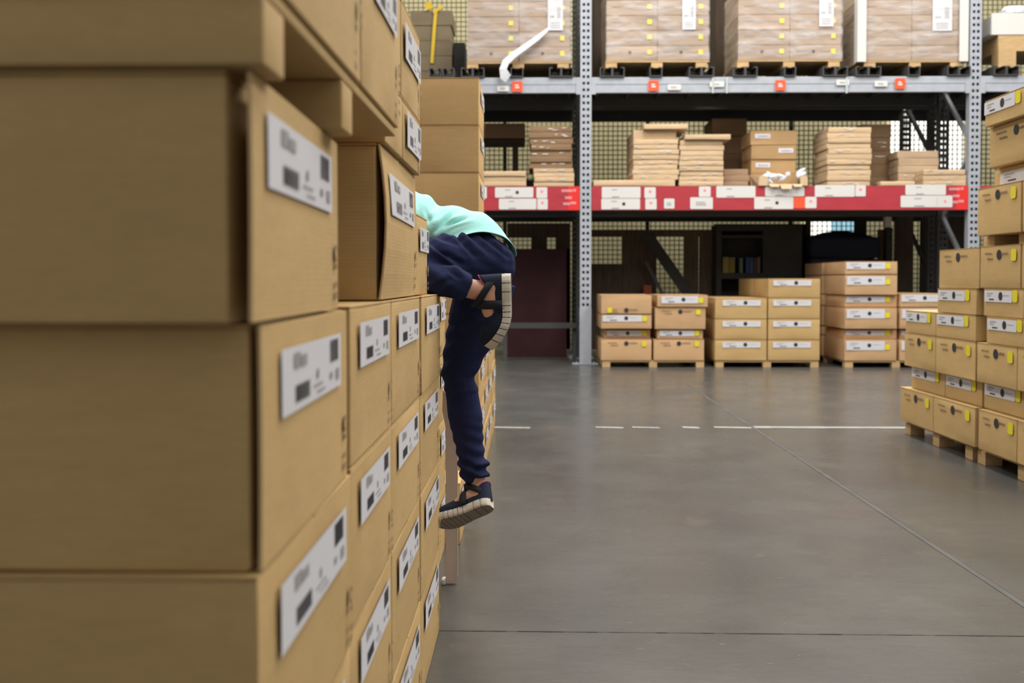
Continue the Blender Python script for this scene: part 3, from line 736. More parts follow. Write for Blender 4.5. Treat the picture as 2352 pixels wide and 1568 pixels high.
def wrapped(label, plabel, u0, u1, vb, film=True, nrow=5, sheet=None, corner=False, mat0=None, seed=1, ys=YR + .05, stick=(0.66,), blocks=(.0, .44, .87), dot=True):
    x0, x1 = PX(u0, ys), PX(u1, ys); z0 = ZB + .125; zb = ZB; rnd = random.Random(seed)
    z0 = PZ(vb, ys, (u0+u1)/2)
    # pallet
    pr = empty('wooden_pallet', ((x0+x1)/2, ys, zb), label=plabel, cat='pallet', group='pallets on the upper rack level')
    W = x1 - x0; h = z0 - zb
    for f in blocks:
        mb = MB(); mb.box(-W/2 + f*W, -W/2 + f*W + .155, .01, 1.0, .001, h - .006 if h < .08 else h - .022); mb.build('block', WOOD, pr)
    mb = MB(); mb.box(-W/2, W/2, .005, 1.0, h - .005 if h < .08 else h-.021, h - .001); mb.build('deck_boards', WOOD, pr)
    root = empty('wrapped_load', ((x0+x1)/2, ys, z0), label=label, cat='pallet load', group='wrapped loads on the upper rack level')
    hh = .206
    for r in range(nrow):
        for c in range(2):
            a = -W/2 + .012 + c*(W/2 - .01); b = a + W/2 - .014
            mb = MB(); mb.rbox(a, b, .012, .95, .001 + r*hh, (r+1)*hh - .003, r=.006, n=2, bow=(.003, .006, 0), jit=.002, rnd=rnd)
            bx = mb.build('carton', mat0 or KRAFT_WRAP, root, smooth=True)
            d = Deco('-Y', (a, b, .006, .95, r*hh, (r+1)*hh))
            pm = MB(); yy = .55*hh
            if dot: d.disc(pm, d.L*.46, yy, .022, .002, 0)
            d.text(pm, d.L*.55, yy-.005, d.L*.22, .014, .002, 1, rnd); d.text(pm, d.L*.12, yy, d.L*.2, .016, .002, 1, rnd)
            pm.build('printed_marks', [INKG if r else INK, INKG], bx)
            if dot:
                sm = MB(); d.rect(sm, d.L*.80, d.L*.80+.062, yy-.03, yy+.035, .003, 0); sm.build('yellow_sticker', YEL, bx)
    if sheet:
        su0, su1, sv = sheet; a = P(su0, sv, ys); b = P(su1, 0, ys); lx = (x0+x1)/2
        d = Deco('-Y', (a.x-lx, b.x-lx, -.006, .1, a.z - z0, a.z - z0 + .55)); mb = MB()
        d.rect(mb, 0, d.L, 0, .55, .002, 0)
        for k in range(3): d.text(mb, d.L*.2, .03 + k*.03, d.L*.6, .015, .003, 1, rnd)
        for k in range(7): d.rect(mb, d.L*.62, d.L*.85, .17 + k*.022, .17 + k*.022 + .012, .003, 1)
        d.text(mb, d.L*.15, .17, d.L*.3, .03, .003, 1, rnd)
        mb.build('load_sheet', [PAPER, INKG], root)
    if corner:
        for xa in (-W/2 - .02, W/2 - .10):
            mb = MB(); mb.box(xa, xa + .12, -.034, -.019, -.02, nrow*hh); mb.box(xa if xa < 0 else xa + .115, xa + .005 if xa < 0 else xa + .12, -.02, .1, -.02, nrow*hh); mb.build('corner_board', FOAM, root)
    if film:
        fb = MB(); nx, nz = 26, 18; t = nrow*hh
        def q(i, j):
            a = i/nx; b = j/nz
            return (-W/2 + a*W, -.012 + .006*noise.noise(Vector((a*5+seed, b*9, seed))) , b*t + .002 + (.006*noise.noise(Vector((a*6, seed, 3))) if j == 0 else 0))
        for i in range(nx):
            for j in range(nz): fb.quad(q(i, j), q(i+1, j), q(i+1, j+1), q(i, j+1))
        for s in (-1, 1): fb.quad((s*W/2, -.012, .002), (s*W/2, .96, .002), (s*W/2, .96, t), (s*W/2, -.012, t))
        fb.build('stretch_film', FILM, root)
    return root
wrapped('shrink-wrapped pallet load left of the perforated post, with a film tail hanging down', 'pallet under the wrapped load with the hanging film tail', 1073, 1311, 142, sheet=(1258, 1293, 70), seed=3)
wrapped('shrink-wrapped load just right of the perforated post, film shining white on its right half', 'pallet under the wrapped load just right of the perforated post', 1390, 1627, 139, sheet=(1567, 1598, 68), seed=5)
wrapped('third wrapped load from the left on the upper rack level', 'pallet under the third wrapped load from the left', 1691, 1930, 137, sheet=(1881, 1915, 61), seed=9)
wrapped('load with white corner boards beside the right rack post', 'pallet under the load with white corner boards', 1966, 2212, 139, sheet=(2141, 2187, 71), corner=True, seed=12, blocks=(.06, .48, .86), dot=False)
bars('the load left of the perforated post', ((1060, 1113, 2), (1173, 1202, 1), (1261, 1316, 2)))
bars('the load right of the perforated post', ((1377, 1433, 2), (1490, 1519, 1), (1580, 1637, 2)))
bars('the third wrapped load', ((1680, 1736, 2), (1797, 1824, 1), (1885, 1942, 2)))
bars('the load with white corner boards', ((1960, 2018, 2), (2079, 2107, 1), (2169, 2222, 2)))
bars('the white crate at the right', ((2275, 2333, 2),))
for lb, u0, u1 in (('left empty', 987, 1016), ('second empty', 1018, 1044)):
    o = tube_bar(u0, u1, 1); tag(o, '%s support bar left of the first wrapped load' % lb, 'support bar', 'support bars on the upper beam')
# film tail
tl = MB(); pts = [P(1262, 65, YR), P(1235, 88, YR), P(1208, 108, YR), P(1180, 128, YR), P(1162, 145, YR), P(1156, 162, YR), P(1160, 178, YR), P(1168, 184, YR)]
ws = [.02, .035, .04, .045, .05, .05, .07, .06]
pts = [Vector((p.x, YR - .02 - .012*i if i < 5 else YR - .10, p.z)) for i, p in enumerate(pts)]
L_, R_ = [], []
for i, p in enumerate(pts):
    d = (pts[min(i+1, 7)] - pts[max(i-1, 0)]).normalized(); nrm = Vector((d.z, 0, -d.x)) * ws[i]
    L_.append(p + nrm); R_.append(p - nrm + Vector((0, -.02, 0)))
for i in range(7):
    tl.quad(L_[i], R_[i], R_[i+1], L_[i+1]); 
    e = Vector((0, .004, 0)); tl.quad(L_[i]+e, L_[i+1]+e, R_[i+1]+e, R_[i]+e)
wl = [o for o in D.objects if o.name == 'wrapped_load'][0]
to = tl.build('film_tail', PLAST, wl, smooth=True); to.location = -Vector(wl.location)
# white crate on pallet at the right frame edge
cx0, cx1 = PX(2290, YR+.1), PX(2520, YR+.1)
pr = empty('wooden_pallet', ((cx0+cx1)/2, YR + .1, ZB), label='yellowish pallet at the upper right corner carrying the white crate', cat='pallet', group='pallets on the upper rack level')
zc = PZ(80, YR+.1, 2300)
W = cx1 - cx0
for f in (0, .45, .88):
    mb = MB(); mb.box(-W/2 + f*W - .02, -W/2 + f*W + .22, 0, .2, .001, zc - ZB - .22); mb.build('block', WOOD, pr)
mb = MB(); mb.box(-W/2 - .02, W/2, 0, .9, zc-ZB-.219, zc-ZB-.16); mb.build('deck_boards', WOOD, pr)
mb = MB(); mb.box(-W/2 - .02, W/2 - .9, .01, .9, zc-ZB-.159, zc-ZB-.001); mb.box(W/2 - .5, W/2, .01, .9, zc-ZB-.159, zc-ZB-.001); mb.build('top_blocks', WOOD, pr)
cr = empty('white_crate', ((cx0+cx1)/2, YR+.1, zc), label='white crate full of grey plastic wrap in the upper right corner', cat='crate')
mb = MB(); zt = PZ(30, YR+.1, 2300) - zc
mb.rbox(-W/2 - .12, W/2, 0, .03, .001, zt, r=.005, n=2); mb.rbox(-W/2 - .12, -W/2-.09, .031, .9, .001, zt*.9, r=.005, n=2); mb.box(-W/2-.12, W/2, .03, .9, .0, .02); mb.build('body', FOAM, cr)
mb = MB(); rr = random.Random(4)
for k in range(9): mb.ball((-W/2 + .25 + .1*k + rr.uniform(-.05, .05), .25 + rr.uniform(-.1, .2), zt + .03 + rr.uniform(-.02, .1)), (.14, .12, .09), nu=8, nv=5)
mb.build('plastic_wrap', PLAST, cr)

# dark strapped stack behind, on the rear rack level
def layered(name, label, u0, u1, vb, vt, Y, n, m, dep=.8, cat='box', group=None, jit=.012, film=False, lab=False, z0=None):
    """a pile of n flat cartons, each its own thing"""
    zb = PZ(vb, Y, (u0+u1)/2) if z0 is None else z0; zt = PZ(vt, Y, (u0+u1)/2); h = (zt - zb) / n
    words = ['lowest', 'second', 'third', 'fourth', 'fifth', 'sixth', 'seventh', 'eighth', 'ninth', 'tenth', 'eleventh', 'twelfth']
    for k in range(n):
        x0, x1 = PX(u0, Y) + R.uniform(-jit, jit), PX(u1, Y) + R.uniform(-jit, jit); yy = Y + R.uniform(-jit, jit)
        cx, cy = (x0+x1)/2, yy + dep/2
        lb = '%s, %s' % (label, (words[k] + ' up') if n > 1 else 'lying alone')
        if n > 1 and k == n-1: lb = '%s, topmost' % label
        mb = MB(); mb.rbox(x0-cx, x1-cx, yy-cy, yy+dep-cy, .0005, h-.001, r=.008, n=3, bow=(.004, .006, 0), jit=.002, rnd=R)
        o = mb.build(name, m, None, smooth=True, loc=(cx, cy, zb + k*h)); tag(o, lb, cat, group)
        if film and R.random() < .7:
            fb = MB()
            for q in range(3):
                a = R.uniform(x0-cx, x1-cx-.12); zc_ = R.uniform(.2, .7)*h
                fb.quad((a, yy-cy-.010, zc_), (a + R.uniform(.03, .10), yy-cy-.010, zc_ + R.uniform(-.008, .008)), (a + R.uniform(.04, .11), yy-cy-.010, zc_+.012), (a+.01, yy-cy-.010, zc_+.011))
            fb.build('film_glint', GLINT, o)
        if lab and k in lab:
            fb = MB(); a = -(x1-x0)/2 + (.06 if lab[k] == 'l' else (x1-x0)*.60); fb.quad((a, yy-cy-.008, h*.45), (a + (x1-x0)*.33, yy-cy-.008, h*.45), (a + (x1-x0)*.33, yy-cy-.008, h*.78), (a, yy-cy-.008, h*.78))
            d = Deco('-Y', (-(x1-x0)/2, (x1-x0)/2, yy-cy-.009, 0, 0, h)); d.text(fb, a + (x1-x0)/2 + .04, h*.55, (x1-x0)*.22, .02, .001, 1, R)
            fb.build('label', [PAPER, INKG], o)
    return
ZSH = ZR1 + .002
ZS2 = ZR0 + .174
G6 = 'flat cartons on the red-railed shelf'
layered('flat_carton', 'pale flat carton at the left end of the red shelf', 1108, 1209, 427, 393, YR+.03, 3, KRAFT_PALE, z0=ZSH, group=G6)
layered('flat_carton', 'film-wrapped flat carton in the leaning stack left of the post', 1226, 1318, 427, 386, YR+.05, 4, KRAFT_PALE, z0=ZSH, group=G6, film=True)
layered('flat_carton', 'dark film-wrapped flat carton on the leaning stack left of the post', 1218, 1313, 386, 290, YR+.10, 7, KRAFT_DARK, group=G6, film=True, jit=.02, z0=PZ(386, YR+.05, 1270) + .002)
layered('flat_carton', 'long pale flat carton lying on the red shelf beside the post', 1361, 1549, 427, 413, YR+.03, 1, KRAFT_PALE, z0=ZSH, group=G6)
zt1 = PZ(413, YR+.03, 1455) + .002
layered('flat_carton', 'pale flat carton in the left of the twin stacks on the red shelf', 1453, 1557, 413, 320, YR+.06, 8, KRAFT_PALE, z0=zt1, group=G6, film=True)
layered('flat_carton', 'pale flat carton in the right of the twin stacks on the red shelf', 1560, 1660, 427, 322, YR+.06, 9, KRAFT_PALE, z0=ZSH, group=G6, film=True)
layered('flat_carton', 'pale flat carton tilted on the left twin stack', 1454, 1553, 314, 299, YR+.10, 1, KRAFT_PALE, group=G6, z0=PZ(320, YR+.06)+.003)
layered('flat_carton', 'top flat carton bridging above the left twin stack', 1478, 1578, 298, 284, YR+.0, 1, KRAFT_PALE, group=G6, z0=PZ(299, YR+.1, 1503)+.002)
layered('flat_carton', 'flat carton overhanging the right twin stack to the right', 1573, 1675, 321, 308, YR-.0, 1, KRAFT_PALE, group=G6, z0=PZ(322, YR+.06)+.003)
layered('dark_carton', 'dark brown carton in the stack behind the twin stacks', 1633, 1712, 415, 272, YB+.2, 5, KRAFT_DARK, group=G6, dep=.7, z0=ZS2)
layered('dark_carton', 'low brown carton with blue marks right of the twin stacks', 1662, 1719, 427, 388, YR+.25, 3, cardboard('mid_brown_carton', (.36, .235, .15, 1)), dep=.7, group=G6, z0=ZSH-.001)
layered('labelled_carton', 'brown carton with white labels on the red shelf', 1723, 1828, 427, 300, YR+.35, 4, cardboard('tan_carton', (.42, .27, .13, 1)), dep=.6, group=G6, lab={1: 'l', 2: 'r', 3: 'l'}, z0=ZSH-.001)
layered('flat_carton', 'pale flat carton in the neat stack right of the open tray', 1898, 1998, 427, 292, YR+.05, 11, KRAFT_PALE, z0=ZSH, group=G6, film=True, dep=.66)
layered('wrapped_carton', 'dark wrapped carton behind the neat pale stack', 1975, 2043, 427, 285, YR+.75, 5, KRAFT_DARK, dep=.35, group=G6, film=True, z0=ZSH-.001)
layered('wrapped_carton', 'low film-wrapped carton before the bright pane', 2059, 2153, 427, 346, YR+.35, 5, cardboard('tan_film_carton', (.42, .31, .21, 1)), dep=.36, group=G6, film=True, z0=ZSH-.001)
layered('flat_carton', 'pale flat carton at the right end of the red shelf', 2117, 2216, 427, 389, YR+.04, 3, KRAFT_PALE, dep=.28, z0=ZSH, group=G6, film=True)
layered('flat_carton', 'thin pale carton lying left of the right end stack', 2022, 2098, 427, 416, YR+.03, 1, KRAFT_PALE, dep=.3, z0=ZSH, group=G6)
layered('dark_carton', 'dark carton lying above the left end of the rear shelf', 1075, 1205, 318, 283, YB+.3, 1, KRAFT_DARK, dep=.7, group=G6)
# leg of dark table on rear shelf
tb = empty('dark_table', (PX(1180, YB+.4), YB+.6, ZS2), label='dark table with one visible leg on the rear shelf, left of the wrapped stack', cat='table')
htab = PZ(319, YB+.3) - ZS2 - .002
mb = MB(); mb.box(-.95, .17, -.3, .3, htab-.04, htab); mb.build('tabletop', WOOD_DK, tb)
for x in (-.9, -.02): 
    mb = MB(); mb.box(x, x+.08, -.25, -.17, .001, htab-.041); mb.build('leg', WOOD_DK, tb)
bx = MB(); bx.box(.20, .62, -.2, .2, .001, .42); tag(bx.build('black_crate', DARKP, None, loc=(PX(1165, YB+.4), YB+.6, ZS2)), 'low black crate on the rear shelf beside the dark table leg', 'crate')
# crumpled open tray
tr = empty('open_tray', (PX(1796, YR), YR - .03, ZSH), label='torn open cardboard tray full of crumpled plastic film hanging over the red rail', cat='box')
mb = MB(); hw = (PX(1852, YR) - PX(1740, YR)) / 2
mb.box(-hw, hw, 0, .34, .001, .01)
mb.quad((-hw, 0, .01), (-hw, .34, .01), (-hw - .03, .34, .15), (-hw + .01, -.01, .13)); mb.quad((hw, 0, .01), (hw, .34, .01), (hw + .02, .34, .15), (hw - .01, -.01, .14))
mb.box(-hw, -hw+.12, -.004, 0, -.0, .13); mb.box(hw-.10, hw, -.004, 0, 0, .13)
for a, b, dz in ((-.2, -.05, -.02), (-.05, .12, -.05), (.12, .26, -.02)): mb.quad((a, -.01, .02), (b, -.01, .02), (b-.02, -.05, dz), (a+.02, -.05, dz))
mb.build('tray', KRAFT_PALE, tr)
mb = MB(); rr = random.Random(11)
for k in range(16):
    a = rr.uniform(-hw*.8, hw*.9); mb.ball((a, .10 + rr.uniform(0, .12), .07 + rr.uniform(0, .08) + (.08 if a > .1 else 0)), (rr.uniform(.05, .10), .05, rr.uniform(.025, .05)), nu=7, nv=4, rot=Matrix.Rotation(rr.uniform(-1, 1), 3, 'Y'))
mb.build('crumpled_film', PLAST, tr)
# upper left: dark cartons with yellow straps on the rear level
zrear = ZU0 + .174
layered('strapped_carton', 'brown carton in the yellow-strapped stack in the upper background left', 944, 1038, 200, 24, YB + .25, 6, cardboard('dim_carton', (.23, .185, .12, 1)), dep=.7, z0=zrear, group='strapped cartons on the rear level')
stp = MB(); xs = PX(995, YB+.2)
for v0, v1, du in ((24, 60, -3), (60, 100, -6), (100, 145, -9)):
    a, b = P(1004 + du, v0, YB+.22), P(1004 + du - 3, v1, YB+.22); stp.bar(a, b, .05, .006)
a = P(985, 14, YB+.22); stp.obox(a, (.05, 0, .02), (0, .02, 0), (-.02, 0, .05)); a = P(1006, 22, YB+.22); stp.obox(a, (.07, 0, .05), (0, .01, 0), (-.01, 0, .02))
tag(stp.build('yellow_strap', YTAPE), 'yellow strap tied round the brown stack in the upper background left', 'strap')
blk = MB(); blk.box(PX(1042, YB+.3), PX(1068, YB+.3), YB+.3, YB+.9, zrear, PZ(95, YB+.3)); tag(blk.build('black_crate', DARKP), 'black crate right of the yellow-strapped stack in the upper background', 'crate')
for lb, u0, u1 in (('first gap between the wrapped loads, right of the post', 1640, 1684),):
    pass
for i, (u0, u1) in enumerate(((1362, 1375), (1640, 1700), (1935, 1975))):
    b = MB(); b.rbox(PX(u0, YB+.45), PX(u1 + 30, YB+.45), YB+.45, YB+1.0, zrear, PZ(-60, YB+.45), r=.01, n=2)
    tag(b.build('dark_board_stack', WOOD_DK), 'dark upright boards in the %s gap between the wrapped loads' % ('narrow left', 'middle', 'right')[i], 'boards', 'dark boards behind the wrapped loads')

# wire mesh fence behind the racks
YM = 16.45
fence = empty('wire_mesh_fence', (2.0, YM, 0), label='yellowish wire mesh fence closing off the back of the racks', cat='fence')
mx0, mx1, mz1 = -2.6, 8.2, 6.3; mb = MB(); st_ = .078; r_ = .0065
x = mx0
while x < mx1: mb.box(x-2.0-r_, x-2.0+r_, -r_, r_, .05, mz1); x += st_
z = .1
while z < mz1: mb.box(mx0-2, mx1-2, r_, r_*2.5, z-r_, z+r_); z += st_
mb.build('mesh_wires', WIRE, fence)
for x in (-2.6, -.4, 1.95, 4.3, 6.6, 8.2):
    mb = MB(); mb.box(x-2-.03, x-2+.03, .013, .07, 0, mz1); mb.build('fence_post', STEEL_DK, fence)

# ------------------------------------------------------------------ dim goods on the floor under the racks
def slab(name, label, cat, u0, u1, vt, vb, Y, dep, m, group=None, z0=None):
    cx = (PX(u0, Y) + PX(u1, Y)) / 2; hw = (PX(u1, Y) - PX(u0, Y)) / 2; zb = PZ(vb, Y) if z0 is None else z0
    b = MB(); b.rbox(-hw, hw, 0, dep, .001, PZ(vt, Y) - zb, r=.006, n=2)
    return tag(b.build(name, m, None, loc=(cx, Y, zb)), label, cat, group)
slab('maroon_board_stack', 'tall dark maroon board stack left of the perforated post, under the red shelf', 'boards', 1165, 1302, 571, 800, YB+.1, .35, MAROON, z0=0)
rl = empty('guard_rail', (PX(1240, YR+.6), YR+.6, 0), label='dark guard rail low in front of the maroon boards', cat='rail')
mb = MB(); hw = .55; z = PZ(746, YR+.6); mb.box(-hw, hw, 0, .05, z-.05, z+.03); mb.build('rail', mat('dim_steel', (.06, .062, .065), .5), rl)
for x in (-hw+.02, hw-.08):
    mb = MB(); mb.box(x, x+.06, .051, .10, .001, z); mb.build('leg', STEEL_DK, rl)
def frame(label, parts, Y, u_c, m=WOOD_DK):
    root = empty('timber_frame', (PX(u_c, Y), Y, 0), label=label, cat='timber frame')
    for nm, u0, u1, v0, v1 in parts:
        b = MB(); b.box(PX(u0, Y) - root.location.x, PX(u1, Y) - root.location.x, 0, .10, max(.001, PZ(v1, Y)), PZ(v0, Y)); b.build(nm, m, root)
    return root
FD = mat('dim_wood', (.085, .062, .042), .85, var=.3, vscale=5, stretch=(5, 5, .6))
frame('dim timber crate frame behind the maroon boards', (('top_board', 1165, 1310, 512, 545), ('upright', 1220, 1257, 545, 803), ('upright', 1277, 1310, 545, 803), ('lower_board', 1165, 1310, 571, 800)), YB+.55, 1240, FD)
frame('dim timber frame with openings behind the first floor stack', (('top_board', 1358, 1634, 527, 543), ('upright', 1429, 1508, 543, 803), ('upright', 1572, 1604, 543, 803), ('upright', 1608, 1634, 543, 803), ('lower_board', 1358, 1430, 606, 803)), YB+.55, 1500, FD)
db = MB(); a = P(1487, 540, YB+.2); b = P(1592, 690, YB+.2); db.bar(a, b, .16, .05)
a2 = P(1592, 690, YB+.2); b2 = P(1632, 750, YB+.2); db.bar(a2, (b2.x, b2.y, b2.z), .16, .05); db.bar(b2, (b2.x + .02, b2.y, .02), .16, .05)
tag(db.build('leaning_board', DARKP), 'dark board leaning diagonally behind the first floor stack', 'board')
sl = MB(); a = P(1483, 600, YB+.35); b = P(1530, 690, YB+.35); sl.bar(a, b, .05, .03); sl.bar(b, (b.x + .3, b.y, .01), .05, .03)
tag(sl.build('grey_pole', STEEL_DK), 'thin dark pole leaning beside the diagonal board', 'pole')
rd = slab('orange_tub', 'small dull orange tub glimpsed above the first floor stack', 'tub', 1478, 1497, 655, 676, YB+.3, .12, mat('dull_orange', (.25, .05, .02), .6), z0=0)
# shelf unit with coloured folders
su = empty('shelf_unit', (PX(1745, YB+.3), YB+.3, 0), label='dark shelf unit behind the middle floor stack holding coloured folders', cat='shelf unit')
U = lambda u: PX(u, YB+.3) - su.location.x
Z = lambda v: PZ(v, YB+.3)
for nm, u0, u1, v0, v1 in (('side_panel', 1645, 1657, 516, 803), ('side_panel', 1752, 1842, 516, 803), ('shelf', 1657, 1752, 516, 530), ('shelf', 1657, 1752, 540, 546), ('shelf', 1657, 1752, 627, 640)):
    b = MB(); b.box(U(u0), U(u1), 0, .45, max(.001, Z(v1)), Z(v0)); b.build(nm, DARKP, su)
b = MB(); b.box(U(1657), U(1752), .40, .42, .001, Z(546)); b.build('back_panel', DARKP, su)
FC = [(1660, 1674, (.20, .16, .05)), (1675, 1688, (.15, .13, .03)), (1699, 1706, (.10, .13, .10)), (1713, 1722, (.03, .05, .12)), (1723, 1730, (.04, .07, .14)), (1732, 1737, (.10, .04, .03)), (1739, 1746, (.10, .09, .07))]
nmz = ['olive yellow', 'dull yellow', 'pale green', 'blue', 'light blue', 'reddish', 'beige']
for i, (u0, u1, c) in enumerate(FC):
    b = MB(); Yf = YB + .34; b.rbox(0, PX(u1, Yf) - PX(u0, Yf), 0, .25, .001, PZ(590 + (i % 3), Yf) - PZ(627, Yf), r=.004, n=1)
    tag(b.build('folder', mat('folder_%s' % nmz[i].replace(' ', '_'), c, .7), None, loc=(PX(u0, Yf), Yf, Z(627)+.0)), '%s folder on the dark shelf unit behind the middle stack' % nmz[i], 'folder', 'folders on the dark shelf unit')
# covered navy stack
cv = empty('covered_stack', (PX(1945, YB+.2), YB+.2, 0), label='low stack under a navy cover behind the tall right floor stack', cat='covered stack')
b = MB(); hw = (PX(2013, YB+.2) - PX(1850, YB+.2))/2
b.rbox(-hw, hw, 0, .6, .001, PZ(595, YB+.2), r=.02, n=3); b.build('base', DARKP, cv)
b = MB(); b.rbox(-hw-.01, hw-.03, -.02, .62, PZ(592, YB+.2), PZ(545, YB+.2), r=.05, n=5, bow=(.02, .02, .12), jit=.01, rnd=R); b.build('cover', NAVYC, cv, smooth=True)
slab('white_roll', 'white roll standing upright just under the red shelf near the right post', 'roll', 2032, 2047, 487, 523, YB+.3, .1, FOAM, z0=PZ(523, YB+.3))
slab('amber_board', 'narrow amber board upright left of the dark right panels', 'board', 2016, 2033, 527, 600, YB+.95, .05, mat('amber_board', (.22, .13, .04), .7), z0=0)
slab('black_pillar_box', 'narrow black box carrying the white roll', 'box', 2035, 2050, 523, 600, YB+.28, .14, DARKP, z0=0)
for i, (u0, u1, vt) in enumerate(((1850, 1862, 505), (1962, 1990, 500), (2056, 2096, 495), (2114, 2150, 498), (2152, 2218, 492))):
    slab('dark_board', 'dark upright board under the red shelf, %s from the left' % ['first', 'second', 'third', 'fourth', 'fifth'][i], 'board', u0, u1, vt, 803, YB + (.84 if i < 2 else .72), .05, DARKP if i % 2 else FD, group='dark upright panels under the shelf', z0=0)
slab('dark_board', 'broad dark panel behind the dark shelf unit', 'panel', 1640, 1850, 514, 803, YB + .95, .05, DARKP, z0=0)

# ------------------------------------------------------------------ the person
def remesh(mb, name, voxel, m, parent, it=6, disp=None, smooth=True):
    t = mb.build('temp', m); md = t.modifiers.new('r', 'REMESH'); md.mode = 'VOXEL'; md.voxel_size = voxel
    if it: sm = t.modifiers.new('s', 'SMOOTH'); sm.iterations = it; sm.factor = .5
    bpy.context.view_layer.update()
    me = D.meshes.new_from_object(t.evaluated_get(bpy.context.evaluated_depsgraph_get()))
    D.objects.remove(t)
    if disp:
        no = [Vector(v.normal) for v in me.vertices]
        for v, n_ in zip(me.vertices, no): v.co = v.co + n_ * disp(Vector(v.co))
    me.materials.clear(); me.materials.append(m)
    me.polygons.foreach_set('use_smooth', [smooth] * len(me.polygons)); me.update()
    o = D.objects.new(name, me); COL.objects.link(o)
    if parent: o.parent = parent; o.location = -Vector(parent.location)
    return o
SKIN = mat('skin', (.60, .34, .24), .5, var=.06, vscale=20)
SKIN.node_tree.nodes['Principled BSDF'].inputs['Subsurface Weight'].default_value = .08
JEANS = mat('navy_trousers', (.019, .024, .067), .9, spec=.08, var=.18, vscale=14, bump=.15, bscale=200)
SHIRT = mat('turquoise_shirt', (.40, .80, .77), .9, spec=.1, var=.03, bump=.1, bscale=120)
SHOE = mat('navy_shoe_fabric', (.016, .023, .044), .8, spec=.12, var=.15, vscale=30, bump=.2, bscale=300)
SHOE2 = mat('shoe_strap', (.012, .015, .022), .75)
SOLE = mat('bone_white_sole', (.56, .52, .45), .6, var=.06, vscale=20)
SOLE_D = mat('sole_groove', (.055, .045, .035), .8)
SOLE_U = mat('outsole_grey_brown', (.22, .19, .165), .7, var=.15, vscale=25)
PINK = mat('magenta_trim', (.36, .02, .14), .7)
HAIR = mat('dark_hair', (.012, .009, .008), .6)

person = empty('person', (P(1080, 600, 3.5).x, 3.5, .27), label='person in turquoise shirt and navy trousers bending over the left boxes, one knee up', cat='person')
# feet frames: x heel to toe, y sideways, z up out of the sole
def frame3(f, z, O):
    f = Vector(f).normalized(); z = Vector(z); z = (z - f*z.dot(f)).normalized(); y = z.cross(f)
    M = Matrix((f, y, z)).transposed().to_4x4(); M.translation = O; return M
ML = frame3((0.02, 0.06, -1), (-1, .0, 0), P(1174, 627, 3.20))
MR = frame3((-.85, .30, -.43), (-.42, .84, .52), P(1131, 1164, 3.47))
BEND = {0: 4.3, 1: 1.2}
def fp(M, x, y, z):
    k = 4.3 if M is ML else 1.6
    x0 = .125; dz = k*max(0, x-x0)**2; sl = 2*k*max(0, x-x0)
    return M @ Vector((x - sl*z*.6, y, z + dz))
AL = fp(ML, .055, 0, .10); AR = fp(MR, .055, 0, .105)
HL, KL = P(1100, 598, 3.41), P(902, 624, 3.145)
HR, KR = P(1112, 612, 3.60), P(1052, 862, 3.60)
# body: one continuous skin surface
b = MB()
tor = [P(1118, 600, 3.5), P(1075, 580, 3.5), P(1010, 540, 3.5), P(940, 515, 3.5), P(880, 500, 3.5), P(845, 500, 3.5)]
b.tube(tor, [(.13, .08, (0,1,0)), (.14, .09, (0,1,0)), (.12, .08, (0,1,0)), (.135, .09, (0,1,0)), (.16, .08, (0,1,0)), (.08, .06, (0,1,0))], 16)
b.tube([P(860, 500, 3.5), P(812, 512, 3.5)], [.055, .05], 12)
hd = P(775, 535, 3.5)
b.ball(hd, (.085, .075, .105), rot=Matrix.Rotation(.9, 3, 'Y')); b.ball(hd + Vector((-.03, 0, -.07)), (.055, .05, .055))
b.ball(hd + Vector((-.105, 0, -.045)), (.016, .012, .018)); 
for sy in (-1, 1):
    b.ball(hd + Vector((.0, sy*.078, -.01)), (.016, .010, .026))
    sh = Vector((P(868, 500, 3.5).x, 3.5 + sy*.165, P(868, 505, 3.5).z)); el = sh + Vector((-.08, sy*.02, -.25)); wr = el + Vector((-.12, -sy*.03, -.19))
    b.ball(sh, .06); b.tube([sh, el, wr], [.048, .038, .027], 12); b.ball(el, .039)
    pm = wr + Vector((-.035, 0, -.055)); hd_ = (pm - wr).normalized(); side = Vector((0, 1, 0))
    b.tube([wr, pm, pm + hd_*.03], [(.026, .020, side), (.042, .016, side), (.040, .014, side)], 12)
    for k, (off, ln) in enumerate(((-.031, .072), (-.010, .082), (.011, .076), (.031, .060))):
        p0 = pm + hd_*.02 + side*off; p1 = p0 + hd_*ln*.5 + side*off*.2; p2 = p1 + (hd_ + Vector((.5, 0, -.1))).normalized()*ln*.5
        b.tube([p0, p1, p2], [.0095, .0088, .0075], 8)
    b.tube([wr + hd_*.02 - side*sy*.024, wr + hd_*.045 - side*sy*.052, wr + hd_*.075 - side*sy*.062], [.012, .011, .009], 8)
for H_, K_, A_, M_ in ((HL, KL, AL, ML), (HR, KR, AR, MR)):
    mid = K_.lerp(A_, .35)
    b.tube([H_, H_.lerp(K_, .5), K_], [.080, .062, .040], 14); b.ball(K_, .041)
    b.tube([K_, mid, K_.lerp(A_, .8), A_], [.036, .036, .032, .034], 14)
    b.ball(fp(M_, .045, 0, .055), (.034, .034, .034)); b.tube([A_, fp(M_, .05, 0, .06)], [.034, .034], 12)
    b.tube([fp(M_, .035, 0, .056), fp(M_, .075, 0, .070), fp(M_, .12, 0, .064), fp(M_, .17, 0, .050), fp(M_, .205, 0, .044)], [.031, .037, .034, .026, .017], 12)
    b.ball(fp(M_, .058, .026, .085), .014); b.ball(fp(M_, .058, -.026, .090), .014)
    for q in range(5): b.tube([fp(M_, .185, -.024 + q*.012, .040), fp(M_, .222 - abs(q-1)*.004, -.026 + q*.013, .038)], [.008, .007], 7)
